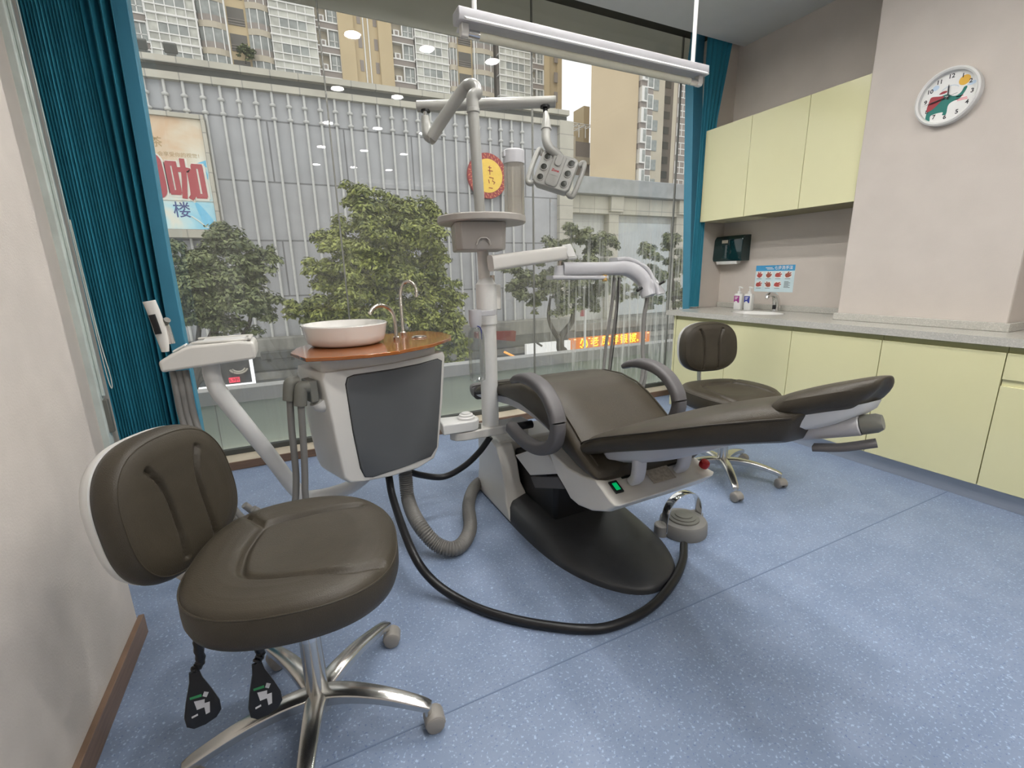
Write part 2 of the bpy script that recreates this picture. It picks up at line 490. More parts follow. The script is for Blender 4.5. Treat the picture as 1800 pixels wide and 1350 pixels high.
# blue posts at both ends of the glazing
struct('trim_9', MB().extrude([(-0.635, 3.2, 0.05), (-0.57, 3.2, 0.05), (-0.5642,3.2,0.3742), (-0.5633,3.2,1.3368), (-0.5358,3.2,2.5593), (-0.515, 3.2, 3.33), (-0.59, 3.2, 3.33), (-0.614,3.2,2.5438), (-0.653,3.2,1.3371), (-0.6809,3.2,0.3932)], (0, 0.09, 0)), BLUEF, bevel=0.004)
struct('trim_10', MB().extrude([(3.455, 3.2, 0.05), (3.575, 3.2, 0.05), (3.554,3.2,0.7408), (3.3805,3.2,2.9305), (3.39, 3.2, 3.33), (3.335, 3.2, 3.33), (3.2773,3.2,2.7892), (3.4186,3.2,0.8296)], (0, 0.09, 0)), BLUEF, bevel=0.004)
# dark curtain pocket above the ceiling edge, and the grey beam outside the glass
struct('trim_11', MB().box((-0.97, 3.30, 3.17), (3.68, 3.44, 3.33)), POCKET, smooth=False)
struct('trim_12', MB().box((-3.0, 3.545, 2.866), (5.2, 3.56, 3.6)), SPAN, smooth=False)
# shell around our storey so that daylight comes in by the window only
struct('wall_left_outer', MB().box((-1.75, -2.8, -0.1), (-1.6, 3.47, 3.45)), WALLR, smooth=False)
struct('wall_front', MB().box((-1.6, 3.36, -0.05), (-1.2, 3.47, 3.45)).box((3.88, 3.36, -0.05), (3.95, 3.47, 3.45)), WALLR, smooth=False)
struct('trim_13', MB().box((-0.985, 3.0, 0.05), (-0.94, 3.06, 3.3)), CLEAR, bevel=0.006)

# ------------------------------------------------------------------ curtains
def pleats(x0, x1, y, amp, n, z0, z1, spread=0.0):
    front = []
    m = n * 8
    for i in range(m + 1):
        u = i / m
        front.append((x0 + (x1 - x0) * u, y + amp * (0.5 - 0.5 * math.cos(2 * math.pi * n * u)) + 0.35 * amp * math.sin(u * 17)))
    back = [(x, yy + 0.006) for x, yy in reversed(front)]
    ring = front + back
    zs = [z0 + (z1 - z0) * k / 8 for k in range(9)]
    mb = MB()
    mb.loft([[(x + spread * (x - x0) * (1 - k / 8), yy, z) for x, yy in ring] for k, z in enumerate(zs)])
    return mb
t = thing('pleated_curtain', 'teal finely pleated curtain drawn aside at the left end of window', 'curtain', (-0.8, 3.1, 0.06))
pleats(-0.93, -0.70, 3.10, 0.014, 17, 0.06, 3.17).build('curtain_fabric', BLUEC, t, angle=70)
pleats(-0.70, -0.565, 3.085, 0.04, 3, 0.06, 3.17, -0.44).build('leading_fold', BLUEC, t, angle=70)
MB().box((-0.95, 3.09, 3.17), (-0.62, 3.13, 3.20)).build('curtain_track', POCKET, t)
t = thing('drawn_curtain', 'dark teal curtain bunched in folds beside the yellow wall cabinets', 'curtain', (3.58, 3.15, 0.9))
def drawn(n=5):
    rings = []
    for k in range(17):
        z = 0.87 + (3.16 - 0.87) * k / 16
        xr_ = interp([(0.87, 3.402), (1.6, 3.402), (2.40, 3.455), (3.04, 3.57), (3.16, 3.60)], z)[0]
        f = []
        for i in range(41):
            u = i / 40
            f.append((3.285 + (xr_ - 3.285) * u, 3.079 + 0.018 * (0.5 - 0.5 * math.cos(2 * math.pi * n * u)) * (0.6 + 0.4 * math.sin(9 * u)), z))
        rings.append(f + [(x, y + 0.005, z_) for x, y, z_ in reversed(f)])
    return MB().loft(rings)
drawn().build('curtain_fabric', BLUEC, t, angle=70)
MB().box((3.32, 3.075, 3.16), (3.61, 3.10, 3.19)).build('curtain_track', POCKET, t)
t = thing('roller_blind_edge', 'clear hanging strip with bead cord beside the teal curtain', 'blind', (-0.93, 3.03, 0.4))
MB().box((-0.94, 3.025, 0.62), (-0.925, 3.045, 3.0)).build('edge_strip', CLEAR, t, bevel=0.004)
MB().tube(cr([(-0.905, 3.03, 2.9), (-0.905, 3.03, 1.5), (-0.90, 3.03, 0.8), (-0.893, 3.03, 0.66), (-0.885, 3.03, 0.72), (-0.895, 3.03, 0.95), (-0.90, 3.03, 1.5)], 6), 0.0025, 6).build('pull_cord', CLEAR, t)
MB().box((-0.95, 3.02, 0.42), (-0.92, 3.05, 0.60)).build('weight_sleeve', OLIVE, t, bevel=0.004)

# ------------------------------------------------------------------ ceiling downlights (seen mirrored in the window)
LAMP = mat('lit_downlight', (0.9, 0.9, 0.85), 0.5, emit=(1.0, 0.975, 0.94), estr=360)
def downlight(x, y, label):
    t = thing('downlight', label, 'ceiling light', (x, y, ZC), group='recessed ceiling downlights')
    MB().lathe([(0.058, -0.001), (0.075, -0.001), (0.075, -0.006), (0.066, -0.012), (0.058, -0.010)], (x, y, ZC), 28, cap=False).build('trim_ring', WHITE, t)
    MB().lathe([(0.0005, -0.004), (0.057, -0.004), (0.057, 0.0)], (x, y, ZC), 28).build('lamp_disc', LAMP, t)
for yy in (2.8, 1.68, 0.56, -0.56, -1.7):
    for xx in (0.69, 1.27, 1.85):
        downlight(xx, yy, 'round white recessed ceiling downlight mirrored in the window glass')

# ------------------------------------------------------------------ hanging fluorescent fixture
t = thing('fluorescent_fixture', 'white fluorescent batten light hanging on two rods before the window', 'light fixture', (1.35, 1.85, 2.2))
fa, fb = (0.6988,1.85,2.1175), (1.9452,1.85,2.1065)
fz = (fa[2] + fb[2]) / 2
fx0, fx1 = fa[0] - 0.01, fb[0] + 0.015
sec = [(-0.030, 0.0), (-0.036, 0.012), (-0.034, 0.042), (0.034, 0.042), (0.036, 0.012), (0.030, 0.0)]
MB().extrude([(fx0, 1.85 + a, fz + b) for a, b in sec], (fx1 - fx0, 0, 0)).build('housing', LILAC, t, bevel=0.003)
MB().extrude([(fx0 + 0.02, 1.85 + a, fz + b) for a, b in [(-0.055, -0.004), (-0.034, 0.012), (0.034, 0.012), (0.055, -0.004), (0.052, -0.008), (0.030, 0.002), (-0.030, 0.002), (-0.052, -0.008)]], (fx1 - fx0 - 0.04, 0, 0)).build('reflector', WHITE, t)
MB().cyl((fx0 + 0.05, 1.85, fz - 0.028), (fx1 - 0.05, 1.85, fz - 0.028), 0.0145).build('lamp_tube', TUBEL, t)
for xa in (fx0 + 0.045, fx1 - 0.045 - 0.045):
    MB().cyl((xa, 1.85, fz - 0.028), (xa + 0.045, 1.85, fz - 0.028), 0.0155).build('tube_cap', CHROME, t)
for xa in (fx0 + 0.016, fx1 - 0.045):
    MB().extrude([(xa, 1.85 + a, fz + b) for a, b in [(-0.017, 0.0), (-0.017, -0.03), (-0.010, -0.043), (0.010, -0.043), (0.017, -0.03), (0.017, 0.0)]], (0.029, 0, 0)).build('lamp_holder', WARMWHITE, t, bevel=0.003)
for px_ in (fx0 + 0.075, fx1 - 0.075):
    MB().cyl((px_, 1.85, fz + 0.04), (px_, 1.85, ZC), 0.0095).build('suspension_rod', WHITE, t)

# ------------------------------------------------------------------ wall cabinets
XF = 3.33
yA = 3.07
seams = [yA, (3.33,2.6371,1.9788)[1], (3.33,2.1992,1.9809)[1], 1.824]
zb, zt_ = 1.603, 2.327
wl = ['pale yellow wall cabinet nearest the window', 'pale yellow wall cabinet between the two others', 'pale yellow wall cabinet nearest the clock pillar']
for i in range(3):
    y1, y0 = seams[i], seams[i + 1]
    t = thing('wall_cabinet', wl[i], 'cabinet', (XF + 0.16, (y0 + y1) / 2, zb), group='pale yellow wall cabinets')
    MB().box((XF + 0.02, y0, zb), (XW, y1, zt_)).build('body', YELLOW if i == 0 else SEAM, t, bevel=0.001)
    MB().box((XF, y0 + 0.0015, zb), (XF + 0.019, y1 - 0.0015, zt_)).build('door', YELLOW, t, bevel=0.002)
# ------------------------------------------------------------------ base cabinets
XD = 3.055
ends = [3.0, (3.055,2.4719,0.6937)[1], (3.055,1.9577,0.7501)[1], (3.055,1.4228,0.7427)[1], (3.055,0.9044,0.7287)[1], 0.35]
bl = ['pale yellow base cabinet at the window end of the worktop', 'second pale yellow base cabinet from the window', 'pale yellow base cabinet behind the tip of the headrest', 'wide pale yellow base cabinet below the pillar', 'pale yellow drawer cabinet at right edge of the photo']
zk = 0.10
for i in range(5):
    y1, y0 = ends[i], ends[i + 1]
    t = thing('base_cabinet', bl[i], 'cabinet', (XD + 0.25, (y0 + y1) / 2, 0), group='pale yellow base cabinets')
    b = MB().box((XD + 0.025, y0 + 0.001, zk), (XW - 0.01, y0 + 0.019, 0.815)).box((XD + 0.025, y1 - 0.019, zk), (XW - 0.01, y1 - 0.001, 0.815)).box((XD + 0.025, y0 + 0.019, zk), (XD + 0.04, y1 - 0.019, 0.815)).box((XW - 0.03, y0 + 0.019, zk), (XW - 0.01, y1 - 0.019, 0.815)).box((XD + 0.06, y0 + 0.001, 0.0), (XW - 0.01, y1 - 0.001, zk))
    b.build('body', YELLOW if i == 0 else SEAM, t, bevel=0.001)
    MB().box((XD + 0.012, y0 + 0.001, 0.782), (XD + 0.024, y1 - 0.001, 0.815)).build('finger_channel', YELLOWD, t)
    if i < 4:
        MB().box((XD, y0 + 0.002, zk), (XD + 0.022, y1 - 0.002, 0.782)).build('door', YELLOW, t, bevel=0.0015)
    else:
        MB().box((XD, y0 + 0.002, 0.655), (XD + 0.022, y1 - 0.002, 0.782)).build('drawer', YELLOW, t, bevel=0.0015)
        MB().box((XD + 0.012, y0 + 0.002, 0.622), (XD + 0.024, y1 - 0.002, 0.655)).build('finger_channel', YELLOW, t)
        MB().box((XD, y0 + 0.002, zk), (XD + 0.022, y1 - 0.002, 0.622)).build('drawer', YELLOW, t, bevel=0.0015)
MB_k = MB().box((XD + 0.045, 0.35, 0.0), (XD + 0.058, 3.0, zk - 0.002))
struct('baseboard_right', MB_k, KICK, bevel=0.001)
struct('wall_right_filler', MB().box((XD, 3.005, 0.0), (XW, 3.025, 0.815)), YELLOW, bevel=0.002)

# worktop with splashback and a round under-mounted basin
SB = (3.5396,2.6657,0.855)
SCx, SCy = 3.37, 2.46
t = thing('quartz_worktop', 'long speckled beige quartz worktop with splashback on the yellow cabinets', 'worktop', (3.3, 1.7, 0.815))
def worktop():
    m = MB()
    x0, x1, y0, y1 = 3.03, XW, 0.3, 3.10
    n = 40
    hole = [(SCx + 0.15 * math.cos(2 * math.pi * k / n), SCy + 0.21 * math.sin(2 * math.pi * k / n)) for k in range(n)]
    def edge(k):
        a = 2 * math.pi * k / n; c, s = math.cos(a), math.sin(a)
        tx = ((x1 - SCx) / c) if c > 1e-6 else ((x0 - SCx) / c if c < -1e-6 else 1e9)
        ty = ((3.10 - SCy) / s) if s > 1e-6 else ((1.85 - SCy) / s if s < -1e-6 else 1e9)
        q = min(tx, ty)
        return (SCx + q * c, SCy + q * s)
    out = [edge(k) for k in range(n)]
    vs = [(x, y, 0.855) for x, y in hole] + [(x, y, 0.855) for x, y in out] + [(x, y, 0.815) for x, y in hole]
    fs = [(k, (k + 1) % n, n + (k + 1) % n, n + k) for k in range(n)] + [(k, 2 * n + k, 2 * n + (k + 1) % n, (k + 1) % n) for k in range(n)]
    m.add(vs, fs)
    for cx, cy in ((x0, y1), (x1, y1), (x0, 1.85), (x1, 1.85)):   # corners left out by the radial fan
        ks = sorted(range(n), key=lambda k: (out[k][0] - cx) ** 2 + (out[k][1] - cy) ** 2)
        a, b = None, None
        for k in ks:
            if abs(out[k][0] - cx) < 1e-5 and a is None: a = out[k]
            elif abs(out[k][1] - cy) < 1e-5 and b is None: b = out[k]
            if a and b: break
        if a and b: m.add([(a[0], a[1], 0.855), (cx, cy, 0.855), (b[0], b[1], 0.855)], [(0, 1, 2)])
    m.add([(x0, y0, 0.855), (x1, y0, 0.855), (x1, 1.85, 0.855), (x0, 1.85, 0.855)], [(0, 1, 2, 3)])
    m.add([(x0, y0, 0.815), (x0, y1, 0.815), (x0, y1, 0.855), (x0, y0, 0.855)], [(0, 1, 2, 3)])
    m.add([(x0, y1, 0.815), (x1, y1, 0.815), (x1, y1, 0.855), (x0, y1, 0.855)], [(0, 1, 2, 3)])
    m.add([(x0, y0, 0.815), (x1, y0, 0.815), (x1, y1, 0.815), (x0, y1, 0.815)], [(0, 1, 2, 3)])
    return m
worktop().build('slab', QUARTZ, t)
MB().box((XW - 0.02, 1.822, 0.855), (XW, 3.10, 0.90)).box((XP - 0.016, 0.985, 0.855), (XP, 1.838, 0.90)).box((XP, 1.822, 0.855), (XW - 0.02, 1.838, 0.90)).box((XP, 0.985, 0.855), (XW, 1.0, 0.90)).box((XW - 0.02, 0.3, 0.855), (XW, 0.985, 0.90)).build('splashback', QUARTZ, t, bevel=0.003)
t = thing('wash_basin', 'white oval wash basin set into the quartz worktop', 'sink', (SCx, SCy, 0.70))
MB().lathe([(0.1475, 0.148), (0.1465, 0.151), (0.143, 0.149), (0.132, 0.10), (0.10, 0.045), (0.04, 0.02), (0.0225, 0.018), (0.0225, 0.0), (0.045, 0.0), (0.115, 0.03), (0.142, 0.10), (0.1475, 0.148)], (SCx, SCy, 0.703), 40, sy=1.38, cap=False).build('bowl', BASIN, t)
MB().lathe([(0.0, 0.019), (0.022, 0.019), (0.024, 0.016), (0.024, 0.012), (0.0, 0.012)], (SCx, SCy, 0.706), 20, cap=False).build('drain', CHROME, t)

# sensor tap
t = thing('sensor_tap', 'chrome sensor tap with black eye behind the oval wash basin', 'tap', (3.60, 2.47, 0.855))
tp = [(3.615, 2.47, 0.856), (3.612, 2.47, 0.90), (3.600, 2.47, 0.95), (3.570, 2.47, 0.985), (3.525, 2.47, 0.995), (3.485, 2.47, 0.98)]
MB().sweep(cr(tp, 6), rrect(1, 1, 0.4, 4), up=(0, 1, 0.01), scale=lambda u: (0.055 - 0.022 * u, 0.062 - 0.026 * u)).build('spout', CHROME, t)
MB().lathe([(0.0, 0.0), (0.045, 0.0), (0.045, 0.006), (0.0, 0.008)], (3.612, 2.47, 0.856), 24).build('base_flange', CHROME, t)
MB().cyl((3.488, 2.47, 0.981), (3.480, 2.47, 0.962), 0.013).build('nozzle', CHROME, t)
MB().box((3.578, 2.457, 0.872), (3.586, 2.483, 0.905)).build('sensor_eye', BLACK, t, bevel=0.003)

# soap pump bottles
LABM = mat('magenta_label', (0.30, 0.035, 0.22), 0.4); LABB = mat('blue_label', (0.03, 0.045, 0.27), 0.4)
INK = mat('dark_print', (0.03, 0.03, 0.035), 0.6)
def pump_bottle(x, y, lab, label, mir):
    zt0 = 0.8555
    t = thing('pump_bottle', label, 'soap bottle', (x, y, zt0), group='soap bottles by the basin')
    w, d, h = 0.072, 0.046, 0.135
    rings = [[(x + b, y + a, zt0 + z) for a, b in rrect(w * s, d * s, 0.014 * s)] for z, s in ((0, 0.94), (0.004, 1), (h - 0.012, 1), (h - 0.003, 0.93), (h, 0.8))]
    MB().loft(rings).build('bottle', WHITE, t)
    MB().cyl((x, y, zt0 + h - 0.001), (x, y, zt0 + h + 0.022), 0.014).build('collar', WHITE, t, bevel=0.002)
    m = MB().cyl((x, y, zt0 + h + 0.022), (x, y, zt0 + h + 0.05), 0.0055)
    m.sweep([(x + 0.008, y + mir * 0.012, zt0 + h + 0.055), (x, y, zt0 + h + 0.056), (x - 0.012, y - mir * 0.038, zt0 + h + 0.05)], rrect(0.013, 0.011, 0.004, 2))
    m.build('pump_head', WHITE, t)
    f = lambda a, b: (x - d / 2 - 0.0008, y - a, zt0 + b)
    lb = MB()
    pts = [f(-0.030, 0.118), f(0.022, 0.118), f(0.022, 0.062), f(0.012, 0.058), f(0.002, 0.072), f(-0.012, 0.076), f(-0.022, 0.066), f(-0.030, 0.064)]
    lb.extrude(pts, (0.0006, 0, 0))
    lb.build('label', lab, t)
    pr = MB()
    for k in range(3): pr.extrude([f(-0.020, 0.110 - 0.009 * k), f(0.010 - 0.006 * k, 0.110 - 0.009 * k), f(0.010 - 0.006 * k, 0.106 - 0.009 * k), f(-0.020, 0.106 - 0.009 * k)], (-0.0004, 0, 0))
    pr.build('label_print', PAPER, t)
pump_bottle((3.5256,2.7608,0.855)[0] + 0.0, (3.5256,2.7608,0.855)[1], LABM, 'white pump bottle with a magenta label beside the sensor tap', 1)
pump_bottle((3.5363,2.6686,0.855)[0] + 0.0, (3.5363,2.6686,0.855)[1], LABB, 'white pump bottle with a dark blue label beside the sensor tap', 1)

# paper towel dispenser
t = thing('towel_dispenser', 'dark green paper towel dispenser on the wall above the worktop', 'dispenser', (3.63, 2.68, 1.2))
d0, d1 = (3.57,3.126,1.2745), (3.57,2.8129,1.269)
dy1, dy0 = d0[1], d1[1]
dzb = d0[2] - 0.005; dzt = (3.57,3.1151,1.4849)[2]
prof = [(XW, dzb), (3.575, dzb - 0.002), (3.565, dzb + 0.02), (3.575, dzt - 0.03), (3.60, dzt), (XW, dzt + 0.005)]
MB().extrude([(x, dy0, z) for x, z in prof], (0, dy1 - dy0, 0)).build('housing', GREEND, t, bevel=0.005)
MB().extrude([(3.575, dy0 + 0.05, dzb - 0.002), (3.64, dy0 + 0.05, dzb - 0.002), (3.625, dy0 + 0.05, dzb - 0.022), (3.585, dy0 + 0.05, dzb - 0.028)], (0, dy1 - dy0 - 0.10, 0)).build('paper_towel', PAPER, t, bevel=0.002)
ym = (dy0 + dy1) / 2 + 0.02
MB().box((3.566, ym - 0.03, dzt - 0.062), (3.572, ym + 0.03, dzt - 0.035)).build('maker_plate', PLATE, t, bevel=0.001)
MB().box((3.563, ym - 0.055, dzb + 0.02), (3.567, ym + 0.02, dzt - 0.075)).build('viewing_window', GREEND, t, bevel=0.002)

# hand washing poster, stuck flat on the wall
POSTB = mat('poster_blue', (0.05, 0.30, 0.56), 0.4); POSTP = mat('poster_pale_blue', (0.58, 0.72, 0.76), 0.4)
HANDS = mat('printed_hand_red', (0.42, 0.075, 0.065), 0.5); HANDS2 = mat('printed_hand_brown', (0.33, 0.09, 0.06), 0.5)
tl, tr_, br_, bl_ = (3.68,2.7372,1.2229), (3.68,2.3921,1.2233), (3.68,2.3925,1.0051), (3.68,2.7287,1.0062)
pw = tl[1] - tr_[1]; ph = ((tl[2] - bl_[2]) + (tr_[2] - br_[2])) / 2
pyc = (tl[1] + tr_[1]) / 2; pzc = (tl[2] + br_[2]) / 2
t = thing('wall_poster', 'pale blue hand washing poster with seven hand pictures on the wall', 'poster', (XW, pyc, pzc))
def pf(o): return lambda a, b: (XW - o, pyc - a * pw, pzc + b * ph)
def quad(m, f, a0, b0, a1, b1): m.add([f(a0, b0), f(a1, b0), f(a1, b1), f(a0, b1)], [(0, 1, 2, 3)]); return m
MB().box((XW - 0.0015, pyc - pw / 2, pzc - ph / 2), (XW, pyc + pw / 2, pzc + ph / 2)).build('sheet', POSTP, t)
quad(MB(), pf(0.002), -0.5, 0.29, 0.5, 0.5).build('heading_band', POSTB, t)
lm = lettering(MB(), '七步洗手法', pf(0.0026), 0.145, (0.22, 0.395), sx=ph / pw, bold=0.002)
quad(lm, pf(0.0026), -0.24, 0.40, -0.06, 0.425); quad(lm, pf(0.0026), -0.20, 0.35, -0.02, 0.37)
lm.build('heading_text', PAPER, t)
wh = MB(); hb = MB(); cp = MB()
for k in range(8):
    cxp = -0.385 + 0.245 * (k % 4); cyp = 0.14 if k < 4 else -0.22
    if k < 7:
        quad(wh, pf(0.002), cxp - 0.09, cyp - 0.11, cxp + 0.09, cyp + 0.12)
        hb.m(k % 2)
        rot = (0.5, 0.35, -0.5, 0.0, -0.3, 1.2, -0.7)[k]
        pts = [(-0.085, -0.03), (-0.05, -0.09), (0.01, -0.085), (0.06, -0.05), (0.09, -0.01), (0.075, 0.02), (0.03, 0.005), (0.085, 0.06), (0.065, 0.085), (0.01, 0.045), (0.03, 0.10), (0.0, 0.11), (-0.035, 0.05), (-0.075, 0.04)]
        c_, s_ = math.cos(rot), math.sin(rot)
        hb.add([pf(0.0026)(cxp + (x * c_ - y * s_) * 0.9, cyp + (x * s_ + y * c_) * 1.1) for x, y in pts], [tuple(range(len(pts)))])
        quad(cp, pf(0.0026), cxp - 0.07, cyp - 0.152, cxp + 0.06, cyp - 0.138)
    else:
        for r in range(6): quad(cp, pf(0.0026), cxp - 0.08, cyp + 0.10 - 0.042 * r, cxp + (0.07 if r % 2 else 0.03), cyp + 0.115 - 0.042 * r)
wh.build('picture_ground', PAPER, t); hb.build('hand_pictures', [HANDS, HANDS2], t); cp.build('captions', INK, t)

# ------------------------------------------------------------------ wall clock
ck = (3.3,1.4197,2.0634)
cy_, cz_ = ck[1], ck[2]
CR = 0.139
t = thing('wall_clock', 'round white wall clock with a painted green elephant on the pillar', 'clock', (XP, cy_, cz_))
MX = Matrix(((0, 0, -1), (-1, 0, 0), (0, 1, 0)))     # local a -> -y, b -> z, out -> -x
fc = lambda o: (lambda a, b: (XP - o, cy_ - a * CR, cz_ + b * CR))
MB().lathe([(CR * 0.86, 0.012), (CR * 0.87, 0.036), (CR * 0.93, 0.042), (CR * 0.985, 0.036), (CR, 0.02), (CR * 0.99, 0.0), (CR * 0.86, 0.0)], (XP, cy_, cz_), 64, MX, cap=False).build('rim', WHITE, t)
MB().lathe([(0.001, 0.0), (CR * 0.87, 0.0), (CR * 0.87, 0.014), (0.001, 0.014)], (XP, cy_, cz_), 48, MX).build('dial', PAPER, t)
num = MB()
for h in range(1, 13):
    a = R_(90 - 30 * h)
    lettering(num, str(h), fc(0.0148), 0.20, (0.70 * math.cos(a), 0.70 * math.sin(a)), bold=0.006)
num.build('numerals', INK, t)
GRN = mat('elephant_green', (0.01, 0.16, 0.13), 0.5); CAPE = mat('cape_red', (0.33, 0.035, 0.045), 0.5)
SUNM = mat('painted_sun', (0.70, 0.40, 0.04), 0.5); CLD = mat('painted_cloud', (0.50, 0.62, 0.74), 0.5); PINK = mat('pink_print', (0.75, 0.30, 0.34), 0.5)
def blob(pts, o, n=5): 
    q = cr([(x, y, 0) for x, y in pts], n, closed=True)
    return MB().add([fc(o)(p.x, p.y) for p in q], [tuple(range(len(q)))])
ele = [(-0.60, -0.36), (-0.60, -0.72), (-0.47, -0.72), (-0.45, -0.52), (-0.10, -0.50), (-0.09, -0.60), (0.03, -0.60), (0.05, -0.30), (0.18, -0.20), (0.36, -0.16), (0.50, 0.06), (0.53, 0.20), (0.44, 0.20), (0.38, 0.06), (0.26, -0.03), (0.12, 0.0), (-0.02, 0.10), (-0.22, 0.08), (-0.42, -0.08)]
blob(ele, 0.0146).build('painted_elephant', GRN, t)
blob([(-0.62, -0.34), (-0.58, 0.02), (-0.52, 0.14), (-0.30, 0.10), (-0.14, 0.06), (-0.22, -0.10), (-0.42, -0.30)], 0.0150).build('painted_cape', CAPE, t)
blob([(-0.30, 0.17), (-0.20, 0.24), (-0.08, 0.23), (-0.06, 0.18), (-0.16, 0.15)], 0.0150).build('painted_bow', CAPE, t)
blob([(0.42 + 0.17 * math.cos(k), 0.44 + 0.17 * math.sin(k)) for k in [j * math.pi / 5 for j in range(10)]], 0.0146).build('painted_sun', SUNM, t)
blob([(0.52, 0.24), (0.62, 0.20), (0.76, 0.24), (0.74, 0.33), (0.62, 0.33)], 0.0144).build('painted_cloud', CLD, t)
blob([(-0.56, 0.40), (-0.44, 0.34), (-0.34, 0.40), (-0.36, 0.50), (-0.48, 0.52)], 0.0144).build('painted_cloud', CLD, t)
blob([(-0.06 + 0.05 * math.cos(k), 0.0 + 0.05 * math.sin(k)) for k in [j * math.pi / 4 for j in range(8)]], 0.0152).build('elephant_eye', PAPER, t)
pr = MB()
for x0, x1, y in ((0.24, 0.46, -0.10), (0.24, 0.58, -0.19), (0.30, 0.60, -0.24)): quad(pr, fc(0.0146), x0, y, x1, y + 0.035)
pr.build('dial_print', PINK, t)
spl = MB().tube([fc(0.0146)(0.02 + 0.26 * math.cos(a), 0.22 + 0.16 * math.sin(a)) for a in [R_(20 + 12 * k) for k in range(13)]], 0.0012, 5)
spl.build('painted_water', CLD, t)
def hand(m, ang, l, w, o, tail=0.1):
    c_, s_ = math.cos(ang), math.sin(ang)
    m.add([fc(o)(x * c_ - y * s_, x * s_ + y * c_) for x, y in ((-tail, -w), (l * 0.8, -w), (l, 0), (l * 0.8, w), (-tail, w))], [(0, 1, 2, 3, 4)])
    return m
hand(MB(), R_(94), 0.44, 0.022, 0.019).build('hour_hand', INK, t)
hand(MB(), R_(190), 0.62, 0.020, 0.021, 0.08).build('minute_hand', INK, t)
hand(MB(), R_(190), 0.78, 0.006, 0.023, 0.30).build('second_hand', INK, t)
MB().lathe([(0.0, 0.0), (0.005, 0.0), (0.005, 0.026), (0.0, 0.026)], (XP, cy_, cz_), 12, MX, cap=False).build('centre_pin', CHROME, t)
# ------------------------------------------------------------------ dental chair
XC = 1.125
t = thing('dental_chair', 'brown upholstered dental chair reclined flat on a black floor plate', 'dental chair', (XC, 1.5, 0))
def symring(hw, zt, zb, edge=0.03, dip=0.0, y=0.0, n=10, xc=XC):
    """closed cross-section across x at station y: rounded top with a slight hollow"""
    out = []
    for k in range(n + 1):
        u = -1 + 2 * k / n
        s = abs(u)
        z = zt - edge * max(0, (s - 0.62) / 0.38) ** 2.2 - dip * max(0, 1 - (s / 0.7) ** 2)
        out.append((xc + u * hw, y, z))
    r = min(0.025, (zt - zb) * 0.4)
    out += [(xc + hw + 0.004, y, zt - edge - r * 0.7), (xc + hw + 0.002, y, zb + r), (xc + hw - r * 0.6, y, zb)]
    for k in range(1, 4): out.append((xc + (hw - r) * (1 - 2 * k / 4), y, zb))
    out += [(xc - hw + r * 0.6, y, zb), (xc - hw - 0.002, y, zb + r), (xc - hw - 0.004, y, zt - edge - r * 0.7)]
    return out
seat_top = [(1.165, 0.545), (1.20, 0.56), (1.29, 0.60), (1.36, 0.65), (1.44, 0.70), (1.53, 0.738), (1.64, 0.757), (1.76, 0.752), (1.90, 0.72), (2.05, 0.682), (2.20, 0.645), (2.36, 0.60), (2.46, 0.565)]
seat_bot = [(1.165, 0.495), (1.20, 0.48), (1.31, 0.492), (1.42, 0.525), (1.53, 0.572), (1.65, 0.60), (1.78, 0.615), (1.95, 0.607), (2.10, 0.585), (2.25, 0.555), (2.46, 0.50)]
rings = []
for k in range(49):
    y = 1.165 + 1.295 * k / 48
    zt = interp(seat_top, y)[0]; zb = interp(seat_bot, y)[0]
    hw = interp([(1.165, 0.235), (1.19, 0.245), (1.5, 0.245), (1.8, 0.245), (2.1, 0.23), (2.38, 0.215), (2.46, 0.19)], y)[0]
    rings.append(symring(hw, zt, zb, 0.030, 0.010 if y > 1.3 else 0.0, y))
seat = MB().loft(rings).build('seat', LEATHER, t, sub=1, angle=60)
# piping along both top edges of the seat
for s in (-1, 1):
    pts = []
    for k in range(60):
        y = 1.20 + 1.22 * k / 59
        zt = interp(seat_top, y)[0]
        pts.append((XC + s * 0.222, y, zt - 0.0145))
    MB().tube(pts, 0.0035, 6).build('piping', LEATHER, seat)
# footrest cap
MB().loft([[(XC + a, 2.43 + d, 0.525 + b * s) for a, b in rrect(0.42 * s2, 0.085, 0.03)] for d, s, s2 in ((0, 1, 1), (0.06, 0.95, 0.98), (0.11, 0.75, 0.92), (0.135, 0.35, 0.85))]).build('footrest_pad', GREYP, t, angle=60)
# pale shell under the leg part of the seat
rg = []
for k in range(20):
    y = 1.40 + 0.98 * k / 19
    zb = interp(seat_bot, y)[0]
    d = 0.045 * math.sin(math.pi * min(1, max(0.02, k / 19))) ** 0.6 + 0.004
    rg.append([(XC - 0.215, y, zb + 0.006), (XC + 0.215, y, zb + 0.006), (XC + 0.205, y, zb - d * 0.7), (XC + 0.16, y, zb - d), (XC - 0.16, y, zb - d), (XC - 0.205, y, zb - d * 0.7)])
MB().loft(rg).build('seat_shell', LILAC, t, angle=50)

